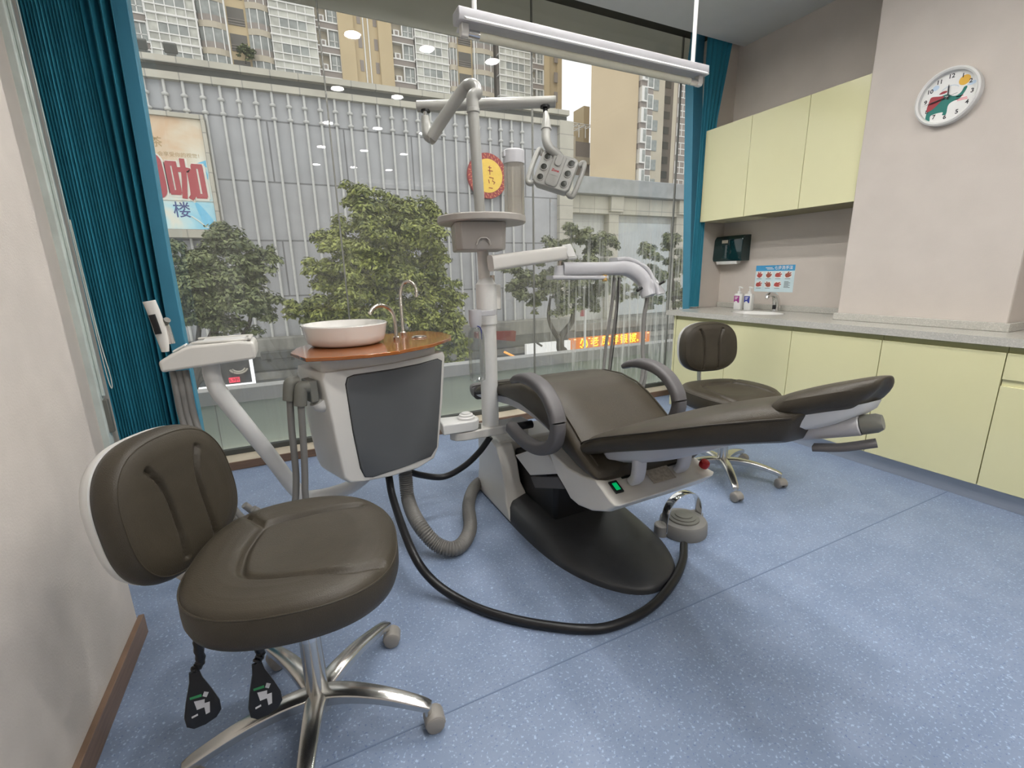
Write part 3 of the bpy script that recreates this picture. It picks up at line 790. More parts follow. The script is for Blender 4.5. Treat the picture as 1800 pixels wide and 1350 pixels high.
# backrest, wide at the hips and tapering to the neck
back = [(1.345, 0.572, 0.17), (1.325, 0.598, 0.215), (1.27, 0.632, 0.236), (1.18, 0.676, 0.240), (1.05, 0.727, 0.235), (0.95, 0.764, 0.222), (0.86, 0.800, 0.212), (0.77, 0.834, 0.190), (0.69, 0.860, 0.150), (0.635, 0.876, 0.115), (0.615, 0.882, 0.09)]
def backring(y, z, hw, th, lift):
    n = 12; out = []
    for k in range(n + 1):
        u = -1 + 2 * k / n
        out.append((XC + u * hw, y, z + lift * (1 - abs(u) ** 2.4) - 0.012 * max(0, (abs(u) - 0.85) / 0.15) ** 2))
    out.append((XC + hw + 0.006, y + 0.012, z - th * 0.40))
    out.append((XC + hw + 0.001, y + 0.022, z - th * 0.97))
    for k in range(1, 6): out.append((XC + (hw - 0.02) * (1 - 2 * k / 6), y + 0.024, z - th))
    out.append((XC - hw - 0.001, y + 0.022, z - th * 0.97))
    out.append((XC - hw - 0.006, y + 0.012, z - th * 0.40))
    return out
rings = []
for k in range(33):
    u = k / 32
    i = u * (len(back) - 1)
    a = back[int(i)]; b = back[min(len(back) - 1, int(i) + 1)]; f = i - int(i)
    y, z, hw = [p + (q - p) * f for p, q in zip(a, b)]
    rings.append(backring(y, z - 0.006, hw, 0.086 * min(1, 0.75 + u * 8, 0.8 + (1 - u) * 6), interp([(0, 0.0), (0.25, 0.012), (0.5, 0.034), (0.8, 0.034), (1.0, 0.012)], u)[0]))
bk = MB().loft(rings).build('backrest', LEATHER, t, sub=1, angle=60)
for s in (-1, 1):
    pts = []
    for k in range(2, 31):
        u = k / 32; i = u * (len(back) - 1)
        a = back[int(i)]; b = back[min(len(back) - 1, int(i) + 1)]; f = i - int(i)
        y, z, hw = [p + (q - p) * f for p, q in zip(a, b)]
        pts.append((XC + s * (hw + 0.001), y + 0.002, z - 0.006 - 0.013))
    MB().tube(pts, 0.003, 6).build('piping', LEATHER2, bk)
# pale shell and hinge arms under the backrest
rg = []
for k in range(16):
    u = k / 15
    y = 1.30 - 0.44 * u
    z = interp([(0.7, 0.776), (0.86, 0.716), (1.05, 0.645), (1.18, 0.592), (1.30, 0.538)], y)[0] - 0.002
    hw = (0.205 - 0.075 * u) * (0.55 + 0.45 * min(1, u * 6))
    d = 0.045 * math.sin(math.pi * (0.06 + 0.88 * u)) ** 0.7 + 0.004
    rg.append([(XC - hw, y, z + 0.012), (XC + hw, y, z + 0.008), (XC + hw * 0.93, y, z - d * 0.55), (XC + hw * 0.72, y, z - d), (XC - hw * 0.72, y, z - d), (XC - hw * 0.93, y, z - d * 0.55)])
MB().loft(rg).build('backrest_shell', LILAC, t, angle=50)
for xb in (1.005, 1.215):
    MB().sweep(cr([(xb, 1.115, 0.60), (xb, 1.112, 0.555), (xb, 1.118, 0.515), (xb, 1.135, 0.492)], 4), rrect(0.032, 0.05, 0.012), up=(1, 0, 0)).build('hinge_arm', LILAC, t)
# headrest
hd = [(0.694, 0.884, 0.118), (0.684, 0.892, 0.132), (0.655, 0.906, 0.139), (0.625, 0.919, 0.134), (0.595, 0.931, 0.122), (0.565, 0.943, 0.103), (0.54, 0.952, 0.078), (0.522, 0.957, 0.050), (0.514, 0.957, 0.028)]
rings = []
for i in range(25):
    u = i / 24 * (len(hd) - 1)
    a = hd[int(u)]; b = hd[min(len(hd) - 1, int(u) + 1)]; f = u - int(u)
    y, z, hw = [p + (q - p) * f for p, q in zip(a, b)]
    th = 0.070 * min(1, 0.82 + i / 10, 0.70 + (24 - i) / 14)
    ring = []
    for k in range(9):
        w = -1 + k / 4
        ring.append((XC + 0.03 + w * hw, y, z + 0.009 * max(0, 1 - w * w) - 0.010 * max(0, (abs(w) - 0.75) / 0.25) ** 2))
    ring += [(XC + 0.03 + hw + 0.004, y + 0.006, z - th * 0.55), (XC + 0.03 + hw * 0.985, y + 0.026, z - th), (XC + 0.03, y + 0.028, z - th - 0.002), (XC + 0.03 - hw * 0.985, y + 0.026, z - th), (XC + 0.03 - hw - 0.004, y + 0.006, z - th * 0.55)]
    rings.append(ring)
MB().loft(rings).build('headrest', LEATHER, t, sub=1, angle=60)
rings = []
for i in range(15):
    u = i / 14
    y = 0.690 - 0.155 * u; z = 0.824 + 0.070 * u - 0.002
    hw = 0.122 * (1 - 0.72 * u ** 1.8)
    d = 0.034 * math.sin(math.pi * (0.10 + 0.80 * u)) ** 0.8
    rings.append([(XC + 0.03 - hw, y, z + 0.012), (XC + 0.03 + hw, y, z + 0.012), (XC + 0.03 + hw * 0.92, y + 0.005, z - d * 0.6), (XC + 0.03 + hw * 0.6, y + 0.008, z - d), (XC + 0.03 - hw * 0.6, y + 0.008, z - d), (XC + 0.03 - hw * 0.92, y + 0.005, z - d * 0.6)])
MB().loft(rings).build('headrest_shell', WHITE, t, angle=50)
hb_ = MB().sweep([(XC + 0.0, 0.678, 0.795), (XC + 0.02, 0.60, 0.825), (XC + 0.035, 0.553, 0.843)], rrect(0.062, 0.045, 0.02), up=(0, 0, 1))
slide = hb_.build('headrest_slider', LILAC, t, bevel=0.003)
MB().sweep([(XC + 0.035, 0.553, 0.843), (XC + 0.045, 0.528, 0.853), (XC + 0.049, 0.518, 0.857)], rrect(0.058, 0.042, 0.02), up=(0, 0, 1), scale=lambda u: (1 - 0.15 * u ** 3, 1 - 0.3 * u ** 3)).build('slider_cap', OLIVE, slide)
lv = MB().sweep(cr([(XC - 0.02, 0.62, 0.775), (XC + 0.0, 0.57, 0.788), (XC + 0.03, 0.515, 0.812)], 5), rrect(0.036, 0.014, 0.006), up=(0, 0, 1))
lv.build('release_lever', GREYP, slide)

# armrests: the C-shaped arm is pad above, bracket below
arm = [(1.705, 0.756), (1.66, 0.776), (1.58, 0.790), (1.49, 0.782), (1.42, 0.752), (1.372, 0.705), (1.356, 0.668)]
low = [(1.356, 0.668), (1.357, 0.635), (1.377, 0.585), (1.43, 0.545), (1.51, 0.518), (1.60, 0.510), (1.69, 0.520), (1.755, 0.535)]
for s, xa in ((-1, 0.832), (1, 1.425)):
    p = MB().sweep(cr([(xa, y, z) for y, z in arm], 5), rrect(0.062, 0.044, 0.016), up=(1, 0, 0), scale=lambda u: (0.55 + 0.45 * min(1, u * 3.0), 0.8 + 0.2 * min(1, u * 5)))
    m2 = MB()
    pts, fr = m2.frames(cr([(xa, y, z) for y, z in arm], 5), (1, 0, 0))
    m2.sweep(pts, rrect(0.045, 0.062, 0.016), up=(1, 0, 0), scale=lambda u: (0.55 + 0.45 * min(1, u * 3.0), 0.8 + 0.2 * min(1, u * 5)))
    m2.build('armrest_pad', GREYP, t, angle=50)
    MB().sweep(cr([(xa, y, z) for y, z in low], 5), rrect(0.052, 0.050, 0.014), up=(1, 0, 0), scale=lambda u: (1.0, 1.0)).build('armrest_bracket', GREYP, t, angle=50)
    MB().cyl((xa - s * -0.02, 1.745, 0.533), (xa - s * 0.10, 1.745, 0.533), 0.018).build('armrest_pivot', BLACK, t)

# under-frame with the switch panel at the head end
side = [(0.885,1.5478,0.5203), (0.885,1.4749,0.4912), (0.885,1.3737,0.4742), (0.885,1.2748,0.4817), (0.885,1.1924,0.5004), (0.885,1.1561,0.4841), (0.885,1.1086,0.4596), (0.885,1.0756,0.4526), (0.885,1.1216,0.4093), (0.885,1.2114,0.3692), (0.885,1.2975,0.3502), (0.885,1.352,0.353), (0.885,1.393,0.3803), (0.885,1.4528,0.4138)]
fr_rings = []
for x, lift, sc in ((0.885, 0, 0.97), (0.90, 0, 1), (1.15, 0.012, 1), (1.325, 0.03, 1), (1.35, 0.035, 0.93)):
    cyv = sum(q[1] for q in side) / len(side); czv = sum(q[2] for q in side) / len(side)
    fr_rings.append([(x, cyv + (q[1] - cyv) * sc, czv + (q[2] - czv) * sc + lift * (1.2 - q[1] if q[1] < 1.2 else 0) * 4) for q in side])
MB().loft(fr_rings).build('underframe', WARMWHITE, t, bevel=0.006, seg=3)
pn0, pn1 = V(side[4]), V(side[6])          # slope of the switch panel
pd = (pn1 - pn0).normalized(); pnn = V((1, 0, 0)).cross(pd); pnn = pnn if pnn.y < 0 else -pnn
def panel_at(x, k): return V((x, 0, 0)) + V((0, pn0.y, pn0.z)) + pd * k + pnn * 0.002
def on_panel(x, k, w, h, d, name, mm, par=t, bev=0.001):
    c = panel_at(x, k) + pnn * (0.004 if x > 1.1 else 0); M = Matrix((V((1, 0, 0)), pd, pnn)).transposed()
    return MB().cbox(c + pnn * (d / 2), (w, h, d), M).build(name, mm, par, bevel=bev)
sw = on_panel(0.935, 0.052, 0.034, 0.050, 0.006, 'power_switch', BLACK)
on_panel(0.935, 0.052, 0.018, 0.030, 0.008, 'lit_rocker', GREENLED, sw)
on_panel(1.135, 0.048, 0.105, 0.062, 0.001, 'rating_plate', PLATE, t, 0)
c = V((1.315,1.1146,0.4904))
MB().lathe([(0, 0), (0.017, 0), (0.019, 0.012), (0.016, 0.022), (0, 0.024)], c, 20, Matrix((V((1, 0, 0)), pd, pnn)).transposed(), cap=False).build('stop_button', RED, t)
for xb in (1.005, 1.215):
    on_panel(xb, 0.012, 0.05, 0.03, 0.003, 'hinge_notch', BLACK, t, 0.008)
# lifting link between the floor column and the under-frame
lk = [(0.93,1.9251,0.3166), (0.93,1.6468,0.4603), (0.93,1.4951,0.3892), (0.93,1.7631,0.2719)]
MB().extrude(lk, (0.39, 0, 0)).build('link_cover', WARMWHITE, t, bevel=0.005)
l2 = [(0.96,1.8201,0.2359), (0.96,1.5665,0.3403), (0.96,1.5155,0.3037), (0.96,1.7747,0.1953)]
MB().extrude(l2, (0.32, 0, 0)).build('lift_link', GREYP, t, bevel=0.004)
MB().box((0.98, 1.62, 0.08), (1.28, 2.04, 0.31)).build('lift_housing', BLACK, t, bevel=0.02)
# white column cover: two blades and a back, standing on the floor plate
def blade(x0, x1, flare):
    m = MB()
    prof = [(1.83, 0.006, flare), (1.845, 0.022, flare), (1.90, 0.075, flare * 0.5), (1.93, 0.16, 0), (1.965, 0.26, 0), (2.02, 0.335, 0), (2.14, 0.355, 0)]
    rg = []
    for y, z, fl in prof:
        rg.append([(x0 - fl, y, z), (x1 + 0.03 * (z < 0.1), y, z), (x1, 2.28, z), (x0 - fl, 2.28, z)])
    m.loft(rg)
    return m
blade(0.872, 0.965, 0.016).build('column_cover', WARMWHITE, t, bevel=0.008, seg=3)
blade(1.285, 1.378, 0.016).build('column_cover', WARMWHITE, t, bevel=0.008, seg=3)
MB().box((0.90, 2.05, 0.02), (1.35, 2.28, 0.35)).build('column_back', WARMWHITE, t, bevel=0.012)
# black floor plate
fl = [(0.875, 2.28), (0.862, 2.05), (0.858, 1.80), (0.868, 1.58), (0.895, 1.42), (0.945, 1.29), (1.02, 1.185), (1.10, 1.135), (1.18, 1.135), (1.27, 1.17), (1.335, 1.25), (1.385, 1.38), (1.405, 1.55), (1.41, 1.80), (1.405, 2.05), (1.39, 2.28)]
def plate_ring(s, z, push=0.0, n=4):
    c = V((1.135, 1.75, 0))
    q = cr([(x, y, 0) for x, y in fl], n)
    return [(c.x + (p.x - c.x) * s, c.y + (p.y - c.y) * s + push, z if not callable(z) else z(c.y + (p.y - c.y) * s, c.x + (p.x - c.x) * s)) for p in q]
zf = lambda y, x: 0.060 + 0.050 * max(0, min(1, (y - 1.20) / 0.5)) - 0.02 * ((x - 1.135) / 0.27) ** 2
MB().loft([plate_ring(1.0, 0.0), plate_ring(1.0, 0.018), plate_ring(0.985, 0.028), plate_ring(0.93, lambda y, x: zf(y, x) * 0.66), plate_ring(0.84, lambda y, x: zf(y, x) * 0.88), plate_ring(0.6, zf), plate_ring(0.3, zf), plate_ring(0.02, zf)]).build('floor_plate', DARK, t, angle=55)

# ------------------------------------------------------------------ foot control
t = thing('foot_control', 'grey round foot control with chrome carrying hoop on the blue floor', 'foot pedal', (1.62, 1.42, 0))
fcx, fcy = 1.55, 1.40
MB().lathe([(0, 0), (0.105, 0), (0.108, 0.01), (0.106, 0.055), (0.100, 0.064), (0.0, 0.070)], (fcx, fcy, 0), 40, cap=False).build('housing', TUBEG, t)
MB().lathe([(0, 0.066), (0.070, 0.066), (0.070, 0.073), (0.056, 0.076), (0.056, 0.081), (0.040, 0.084), (0.040, 0.089), (0.0, 0.092)], (fcx, fcy, 0), 36, cap=False).build('pedal', OLIVE, t)
for a in (R_(165), R_(15)):
    MB().lathe([(0, 0), (0.032, 0), (0.032, 0.05), (0.028, 0.055), (0, 0.055)], (fcx + 0.115 * math.cos(a), fcy + 0.10 * math.sin(a), 0), 20, cap=False).build('side_foot', TUBEG, t)
hp = []
for k in range(25):
    a = math.pi * k / 24
    hp.append((fcx - 0.108 * math.cos(a) * 1.0, fcy + 0.01, 0.02 + 0.172 * math.sin(a) ** 0.55))
MB().sweep(hp, rrect(0.007, 0.042, 0.003, 2), up=(0, 1, 0)).build('carrying_hoop', CHROME, t)

def hose(name, label, cat, pts, r, mm, ribbed=False, n=14, group=None):
    m = MB()
    c = cr(pts, 14)
    if ribbed:
        L = [0]
        for a, b in zip(c, c[1:]): L.append(L[-1] + (b - a).length)
        step = 0.0036; tot = L[-1]; N = int(tot / step); q = []; j = 0
        for i in range(N + 1):
            d = i * tot / N
            while j < len(L) - 2 and L[j + 1] < d: j += 1
            f = (d - L[j]) / max(1e-9, L[j + 1] - L[j]); q.append(c[j].lerp(c[j + 1], f))
        rad = [r * (1.0 if i % 3 else 0.84) for i in range(len(q))]
        m.tube(q, rad, 18)
    else:
        m.tube(c, r, n)
    o = m.build(name, mm, None, angle=70)
    return tag(o, label, cat, group)
hose('pedal_hose', 'black hose looping over the floor from spittoon cabinet to foot control', 'hose', [(0.3198,2,0.3136), (0.3124,1.88,0.2425), (0.3171,1.5966,0.16), (0.3672,1.5068,0.07), (0.4492,1.4102,0.018), (0.5317,1.2925,0.015), (0.6524,1.175,0.015), (0.7973,1.0769,0.015), (0.9241,1.0527,0.015), (1.0698,1.0709,0.016), (1.2263,1.131,0.022), (1.3425,1.2008,0.03), (1.4272,1.2769,0.035)], 0.0165, BLACK)
hose('drain_hose', 'thick grey ribbed hose snaking from spittoon cabinet to chair base', 'hose', [(0.4118,2.08,0.2814), (0.4065,2.03,0.1488), (0.4039,1.8235,0.13), (0.4616,1.7462,0.055), (0.5431,1.7201,0.034), (0.6425,1.8342,0.034), (0.7254,2.0694,0.034), (0.8435,2.2544,0.034), (1.0068,2.3244,0.04), (0.93, 2.36, 0.06)], 0.033, HOSEG, True)
hose('supply_hose', 'black wrapped hose drooping between spittoon cabinet and the pole bracket', 'hose', [(0.4162,2.1,0.2785), (0.4971,2.12,0.2253), (0.6141,2.12,0.1898), (0.7178,2.1,0.2325), (0.7985,2.08,0.3026), (0.857,2.06,0.383)], 0.016, BLACK)

# ------------------------------------------------------------------ upright column
PXY = (0.865, 2.06)
t = thing('tray_stand', 'tall white stand carrying the round tray beside the dental chair', 'dental unit stand', (0.865, 2.06, 0.40))
br = [(-0.16, -0.05), (-0.205, -0.035), (-0.225, 0.0), (-0.205, 0.04), (-0.16, 0.055), (0.06, 0.055), (0.20, 0.05), (0.20, -0.05), (0.06, -0.055)]
MB().loft([[(PXY[0] + a, PXY[1] + b, z) for a, b in br] for z in (0.405, 0.45)]).build('bracket', WARMWHITE, t, bevel=0.006)
MB().loft([[(x, y, z) for x, y in ((0.98, 2.02), (1.06, 2.02), (1.06, 2.12), (0.98, 2.12))] for z in (0.34, 0.445)]).build('bracket_mount', WARMWHITE, t, bevel=0.006)
p0 = V((PXY[0], PXY[1], 0.45)); ptop = V((PXY[0] - 0.035, PXY[1] - 0.02, 2.0))
def pz(z):
    # the column leans a little above its sleeve
    f = max(0, (z - 1.0) / 1.0)
    return V((PXY[0] - 0.004 - 0.036 * f, PXY[1], z))
MB().tube([pz(0.45), pz(0.97)], 0.0430, 28).build('lower_pole', WHITE, t)
MB().lathe([(0.0, 0.965), (0.049, 0.965), (0.049, 1.155), (0.044, 1.16), (0.030, 1.185), (0, 1.185)], (pz(1.0).x, PXY[1], 0), 28, cap=False).build('sleeve', WHITE, t)
MB().lathe([(0.0495, 1.01), (0.0505, 1.01), (0.0505, 1.035), (0.0495, 1.035)], (pz(1.0).x, PXY[1], 0), 28, cap=False).build('sleeve_ring', LILAC, t)
MB().tube([pz(1.15), pz(1.40)], 0.0275, 24).build('middle_pole', WARMWHITE, t)
MB().cyl((0.79, 2.03, 0.45), (0.79, 2.03, 0.475), 0.007).build('stop_pin', OLIVE, t)
# round tray with the drawer box under it
tc_ = pz(1.42)
TX, TY = tc_.x + 0.005, PXY[1]
tr = MB().lathe([(0.0, 1.425), (0.198, 1.425), (0.203, 1.43), (0.203, 1.452), (0.198, 1.457), (0.0, 1.457)], (TX, TY, 0), 56, cap=False).build('round_tray', TAUPE, t)
dr = [(-0.115, -0.10), (-0.09, -0.128), (0.0, -0.138), (0.09, -0.128), (0.115, -0.10), (0.115, 0.11), (-0.115, 0.11)]
ang = R_(-14)
def drp(a, b, s=1): return (TX - 0.022 + s * (a * math.cos(ang) - b * math.sin(ang)), TY - 0.0 + s * (a * math.sin(ang) + b * math.cos(ang)))
bx = MB().loft([[drp(a, b, s) + (z,) for a, b in dr] for z, s in ((1.305, 0.93), (1.312, 0.96), (1.424, 1.0))]).build('drawer_box', TAUPE, t, bevel=0.004)
dd = V((math.sin(ang), -math.cos(ang), 0))
c0 = V(drp(0.005, -0.138) + (1.325,))
MB().tube([c0 + V((math.cos(ang), math.sin(ang), 0)) * a + V((0, 0, b)) + dd * 0.002 for a, b in ((-0.03, 0.0), (-0.024, 0.02), (-0.012, 0.03), (0.012, 0.03), (0.024, 0.02), (0.03, 0.0))], 0.004, 8).build('finger_pull', TAUPE, bx)
# cup tube standing on the tray
cx_, cyy = (1.0219,2.06,1.4586)[0], 2.06
t = thing('cup_dispenser', 'smoky clear cup tube with grey lid standing on the round tray', 'dispenser', (cx_, cyy, 1.458))
hC = (1.0281,2.06,1.7402)[2] - 0.0
rc = 0.048
MB().lathe([(rc, 1.459), (rc, hC - 0.02), (rc - 0.003, hC - 0.02), (rc - 0.003, 1.459)], (cx_, cyy, 0), 36, cap=False).build('clear_tube', CUPCLEAR, t)
MB().lathe([(0, hC - 0.045), (rc + 0.0015, hC - 0.045), (rc + 0.0015, hC + 0.008), (rc - 0.004, hC + 0.014), (0, hC + 0.014)], (cx_, cyy, 0), 36, cap=False).build('lid', LILAC, t)
MB().lathe([(0, 1.4575), (rc + 0.002, 1.4575), (rc + 0.002, 1.47), (0, 1.47)], (cx_, cyy, 0), 36, cap=False).build('foot', TAUPE, t)
MB().box((cx_ - rc - 0.008, cyy - 0.012, hC - 0.02), (cx_ - rc + 0.002, cyy + 0.012, hC + 0.006)).build('lid_catch', LILAC, t, bevel=0.002)

# ------------------------------------------------------------------ operating lamp
t = thing('operating_lamp', 'grey operating lamp with six round lenses on a jointed ceiling-high arm', 'dental lamp', (0.83, 2.06, 1.457))
LP = 2.14
GS = 1.24
top = pz(1.93)
pA = [pz(1.455), pz(1.70), pz(1.88)]
MB().tube([pz(1.455), pz(1.89)], 0.0245, 24).build('upper_pole', LAMPG, t)
MB().lathe([(0.0245, 1.885), (0.029, 1.888), (0.029, 1.902), (0.0245, 1.905)], (pz(1.895).x, PXY[1], 0), 24, cap=False).build('collar', LAMPG, t)
bend = cr([pz(1.89), pz(1.945), (0.8498,2.0633,1.969), (0.8463,2.0783,1.9977), (0.831,2.0996,2.007), (0.8142,2.1275,1.996), (0.7617,2.1795,1.9258), (0.722,2.2175,1.8689), (0.6885,2.2426,1.8173)], 8)
MB().tube(bend, 0.0262, 24).build('angled_arm', LAMPG, t)
MB().tube(cr([(0.6976,2.2375,1.8145), (0.6791,2.2628,1.8334), (0.6834,2.2963,1.8811), (0.6862,2.3061,1.9226)], 5), [0.026 - 0.005 * k / 15 for k in range(16)], 20).build('elbow', LAMPG, t)
jb = V((0.6856,2.305,1.9174)); jt = V((jb.x, jb.y, (0.6901,2.3126,1.9537)[2]))
MB().cyl(jb, jt, 0.0105).build('joint_pin', CHROME, t)
bl0, bl1 = V((0.6564,2.3339,1.9728)), V((1.2272,2.0249,1.9687))
MB().tube([bl0, bl1], 0.0245, 24).build('cross_bar', LAMPG, t, bevel=0.003)
for q, rr in (((0.6895,2.3115,1.9486), 0.022), ((1.1792,2.0417,1.9454), 0.022)):
    MB().cyl(V(q) + V((0, 0, -0.003)), V(q) + V((0, 0, 0.006)), rr).build('joint_washer', BLACK, t)
hb0 = V((1.1794,2.0419,1.9467)); hb1 = V((1.1779,2.0344,1.916))
MB().cyl(hb0, hb1, 0.011).build('joint_pin', BLACK, t)
MB().tube([V((1.1788,2.036,1.9236)), V((1.1787,2.0306,1.9031)), V((1.172,2.0194,1.8494)), V((1.1713,2.0184,1.8443))], [0.011, 0.015, 0.024, 0.024], 20).build('hanger_cone', LAMPG, t)
MB().tube(cr([(1.172,2.0194,1.8494), (1.1659,2.0093,1.8008), (1.1753,1.9944,1.7621), (1.2103,1.9813,1.7332), (1.2278,1.9794,1.7147)], 6), 0.0205, 18).build('hanger_neck', LAMPG, t)
# lamp head: its own frame, tilted; a = right, b = up, facing back to the chair
hc = V((1.1989,1.9775,1.6558))
ex = (V((1.2637,1.927,1.6262)) - V((1.1354,2.0266,1.683))).normalized()
ey = (V((1.2311,1.9898,1.7172)) - V((1.1821,1.9753,1.5752)))
ey = (ey - ex * ey.dot(ex)).normalized()
ez = ex.cross(ey).normalized()
if ez.y > 0: ez = -ez
HM = Matrix((ex, ey, ez)).transposed()
def H(a, b, c=0.0): return hc + HM @ V((a * GS, b * GS, c * GS))
hw_, hh_ = 0.142, 0.132
hd_ = MB().loft([[H(a * s, b * s, c) for a, b in rrect(hw_, hh_, 0.018)] for c, s in ((-0.040, 0.86), (-0.034, 0.95), (-0.01, 1.0), (0.008, 1.0), (0.014, 0.97))]).build('lamp_head', LAMPG, t, bevel=0.002)
MB().loft([[H(a * s, b * s, c) for a, b in rrect(hw_ * 0.34, hh_ * 0.93, 0.012)] for c, s in ((0.014, 1.0), (0.019, 0.98), (0.021, 0.93))]).build('centre_panel', LAMPG, hd_)
for k in range(3):
    for sx_, a0 in ((-1, -0.047), (1, 0.047)):
        cc = H(a0, 0.040 - 0.040 * k, 0.0)
        MB().lathe([(r_ * GS, q_ * GS) for r_, q_ in ((0.0115, 0.012), (0.0145, 0.012), (0.0145, 0.0175), (0.0115, 0.0185))], cc, 20, HM, cap=False).build('lens_ring', LAMPG, hd_)
        MB().lathe([(r_ * GS, q_ * GS) for r_, q_ in ((0, 0.0175), (0.0118, 0.0165), (0.0118, 0.012), (0, 0.012))], cc, 20, HM, cap=False).build('lens', LENS, hd_)
MB().loft([[H(a, 0.036 + b, c) for a, b in rrect(0.026, 0.045, 0.012)] for c in (0.02, 0.026)]).build('sensor_boss', LAMPG, hd_, bevel=0.002)
lm = MB(); lm.add([H(-0.02, -0.022, 0.0222), H(0.02, -0.022, 0.0222), H(0.02, 0.006, 0.0222), H(-0.02, 0.006, 0.0222)], [(0, 1, 2, 3)])
lm.build('badge', LAMPG, hd_)
lettering(MB(), 'Zone', lambda a, b: H(a, b, 0.0226), 0.013, (0.0, -0.004), bold=0.0005).build('badge_text', RED, hd_)
for s in (-1, 1):
    g = cr([H(s * 0.074, 0.052, -0.01), H(s * 0.082, 0.064, -0.006), H(s * 0.092, 0.058, -0.004), H(s * 0.095, 0.0, -0.004), H(s * 0.092, -0.058, -0.004), H(s * 0.082, -0.066, -0.006), H(s * 0.070, -0.060, -0.01)], 6)
    MB().sweep(g, rrect(0.022, 0.030, 0.010, 3), up=HM @ V((0, 0, 1))).build('handle', LAMPG, t)

# ------------------------------------------------------------------ instrument arm and delivery head
t = thing('delivery_unit', 'white swing arm with grey instrument head reaching over the dental chair', 'dental delivery unit', (0.86, 2.07, 1.1))
A0, A1 = V((0.8439,1.9584,1.2477)), V((1.2858,2.0108,1.297))
MB().cyl((pz(1.05).x + 0.056, 2.085, 1.03), (pz(1.05).x + 0.056, 2.085, 1.15), 0.032).build('swivel', WARMWHITE, t, bevel=0.006)
MB().cyl((pz(1.05).x + 0.045, 2.085, 1.15), (pz(1.05).x + 0.045, 2.085, 1.195), 0.014).build('swivel_pin', STEEL, t)
MB().sweep([A0, A0.lerp(A1, 0.08), A0.lerp(A1, 0.94), A1], rrect(0.055, 0.072, 0.018), up=(0, 0, 1), scale=lambda u: (1, 1 - 0.12 * u if u < 0.99 else 0.7)).build('spring_arm', WARMWHITE, t)
jx = V((1.2463,2.0166,1.2481))
MB().cyl(V((jx.x, jx.y, (1.2484,2.0201,1.2647)[2])), V((jx.x, jx.y, (1.2436,2.012,1.226)[2])), 0.012).build('joint_pin', STEEL, t)
MB().tube([V((jx.x, jx.y, (1.2369,2.0175,1.2345)[2])), V((jx.x, jx.y, (1.23,2.006,1.1792)[2]))], [0.024, 0.031], 20).build('joint_hub', LILAC, t)
D0, D1 = V((1.1913,2.024,1.1773)), V((1.4873,1.9716,1.1705))
MB().sweep([D0, D0.lerp(D1, 0.05), D1], rrect(0.10, 0.020, 0.008), up=(0, 0, 1)).build('tray_base', LILAC, t)
hpts = cr([(1.2612,2.0241,1.2177), (1.39,1.996,1.2152), (1.5339,1.9727,1.2155), (1.6008,1.9639,1.2173), (1.6588,1.9418,1.1957), (1.7078,1.9153,1.142), (1.7234,1.8889,1.0713)], 6)
MB().sweep(hpts, rrect(0.105, 0.066, 0.026), up=(0, 0, 1), scale=lambda u: (0.9 if u < 0.03 else 1.0, 1.0 + 0.35 * max(0, math.sin(math.pi * (u - 0.3) / 0.7)) * (u > 0.3) * 0.4)).build('instrument_head', LILAC, t, angle=55)
MB().sweep(cr([(1.557,1.9903,1.2588), (1.6264,1.9747,1.2607), (1.6971,1.944,1.2301), (1.7468,1.918,1.1792), (1.7767,1.8861,1.1138), (1.7859,1.8722,1.0782)], 6), rrect(0.10, 0.022, 0.01), up=(0, 0, 1)).build('head_cover', LILAC, t, angle=55)
MB().sweep([V((1.6788,1.9035,1.1312)), V((1.7497,1.8863,1.1087))], rrect(0.05, 0.085, 0.02), up=(0, 0, 1)).build('holder_block', LILAC, t)
MB().cyl((1.7344,1.8824,1.1093), (1.8075,1.879,1.1425), 0.0065).build('instrument_tip', BLACK, t)
MB().cyl((1.6326,1.8833,1.1011), (1.6626,1.884,1.1145), 0.008).build('instrument_tip', BLACK, t)
MB().cyl((1.4661,1.9392,1.1822), (1.4625,1.9334,1.1541), 0.012).build('amber_knob', YTAPE, t)
# small keypad display standing on the head
ka, kb = V((1.2612,2.0092,1.3322)), V((1.3088,1.9684,1.2652))
kx = (V((1.3072,1.9876,1.3339)) - V((1.2659,2.0062,1.3294))).normalized(); kz = (V((1.2818,1.9999,1.3345)) - V((1.303,1.9697,1.2598))).normalized()
kn = kx.cross(kz).normalized(); KM = Matrix((kx, kn, kz)).transposed()
kc = V((1.285,1.9888,1.2987))
MB().cbox(kc, (0.045, 0.022, 0.078), KM).build('keypad', WHITE, t, bevel=0.004)
MB().cbox(kc - kn * (0.0155 if kn.y > 0 else -0.0155), (0.036, 0.002, 0.058), KM).build('keypad_face', PAPER, t)
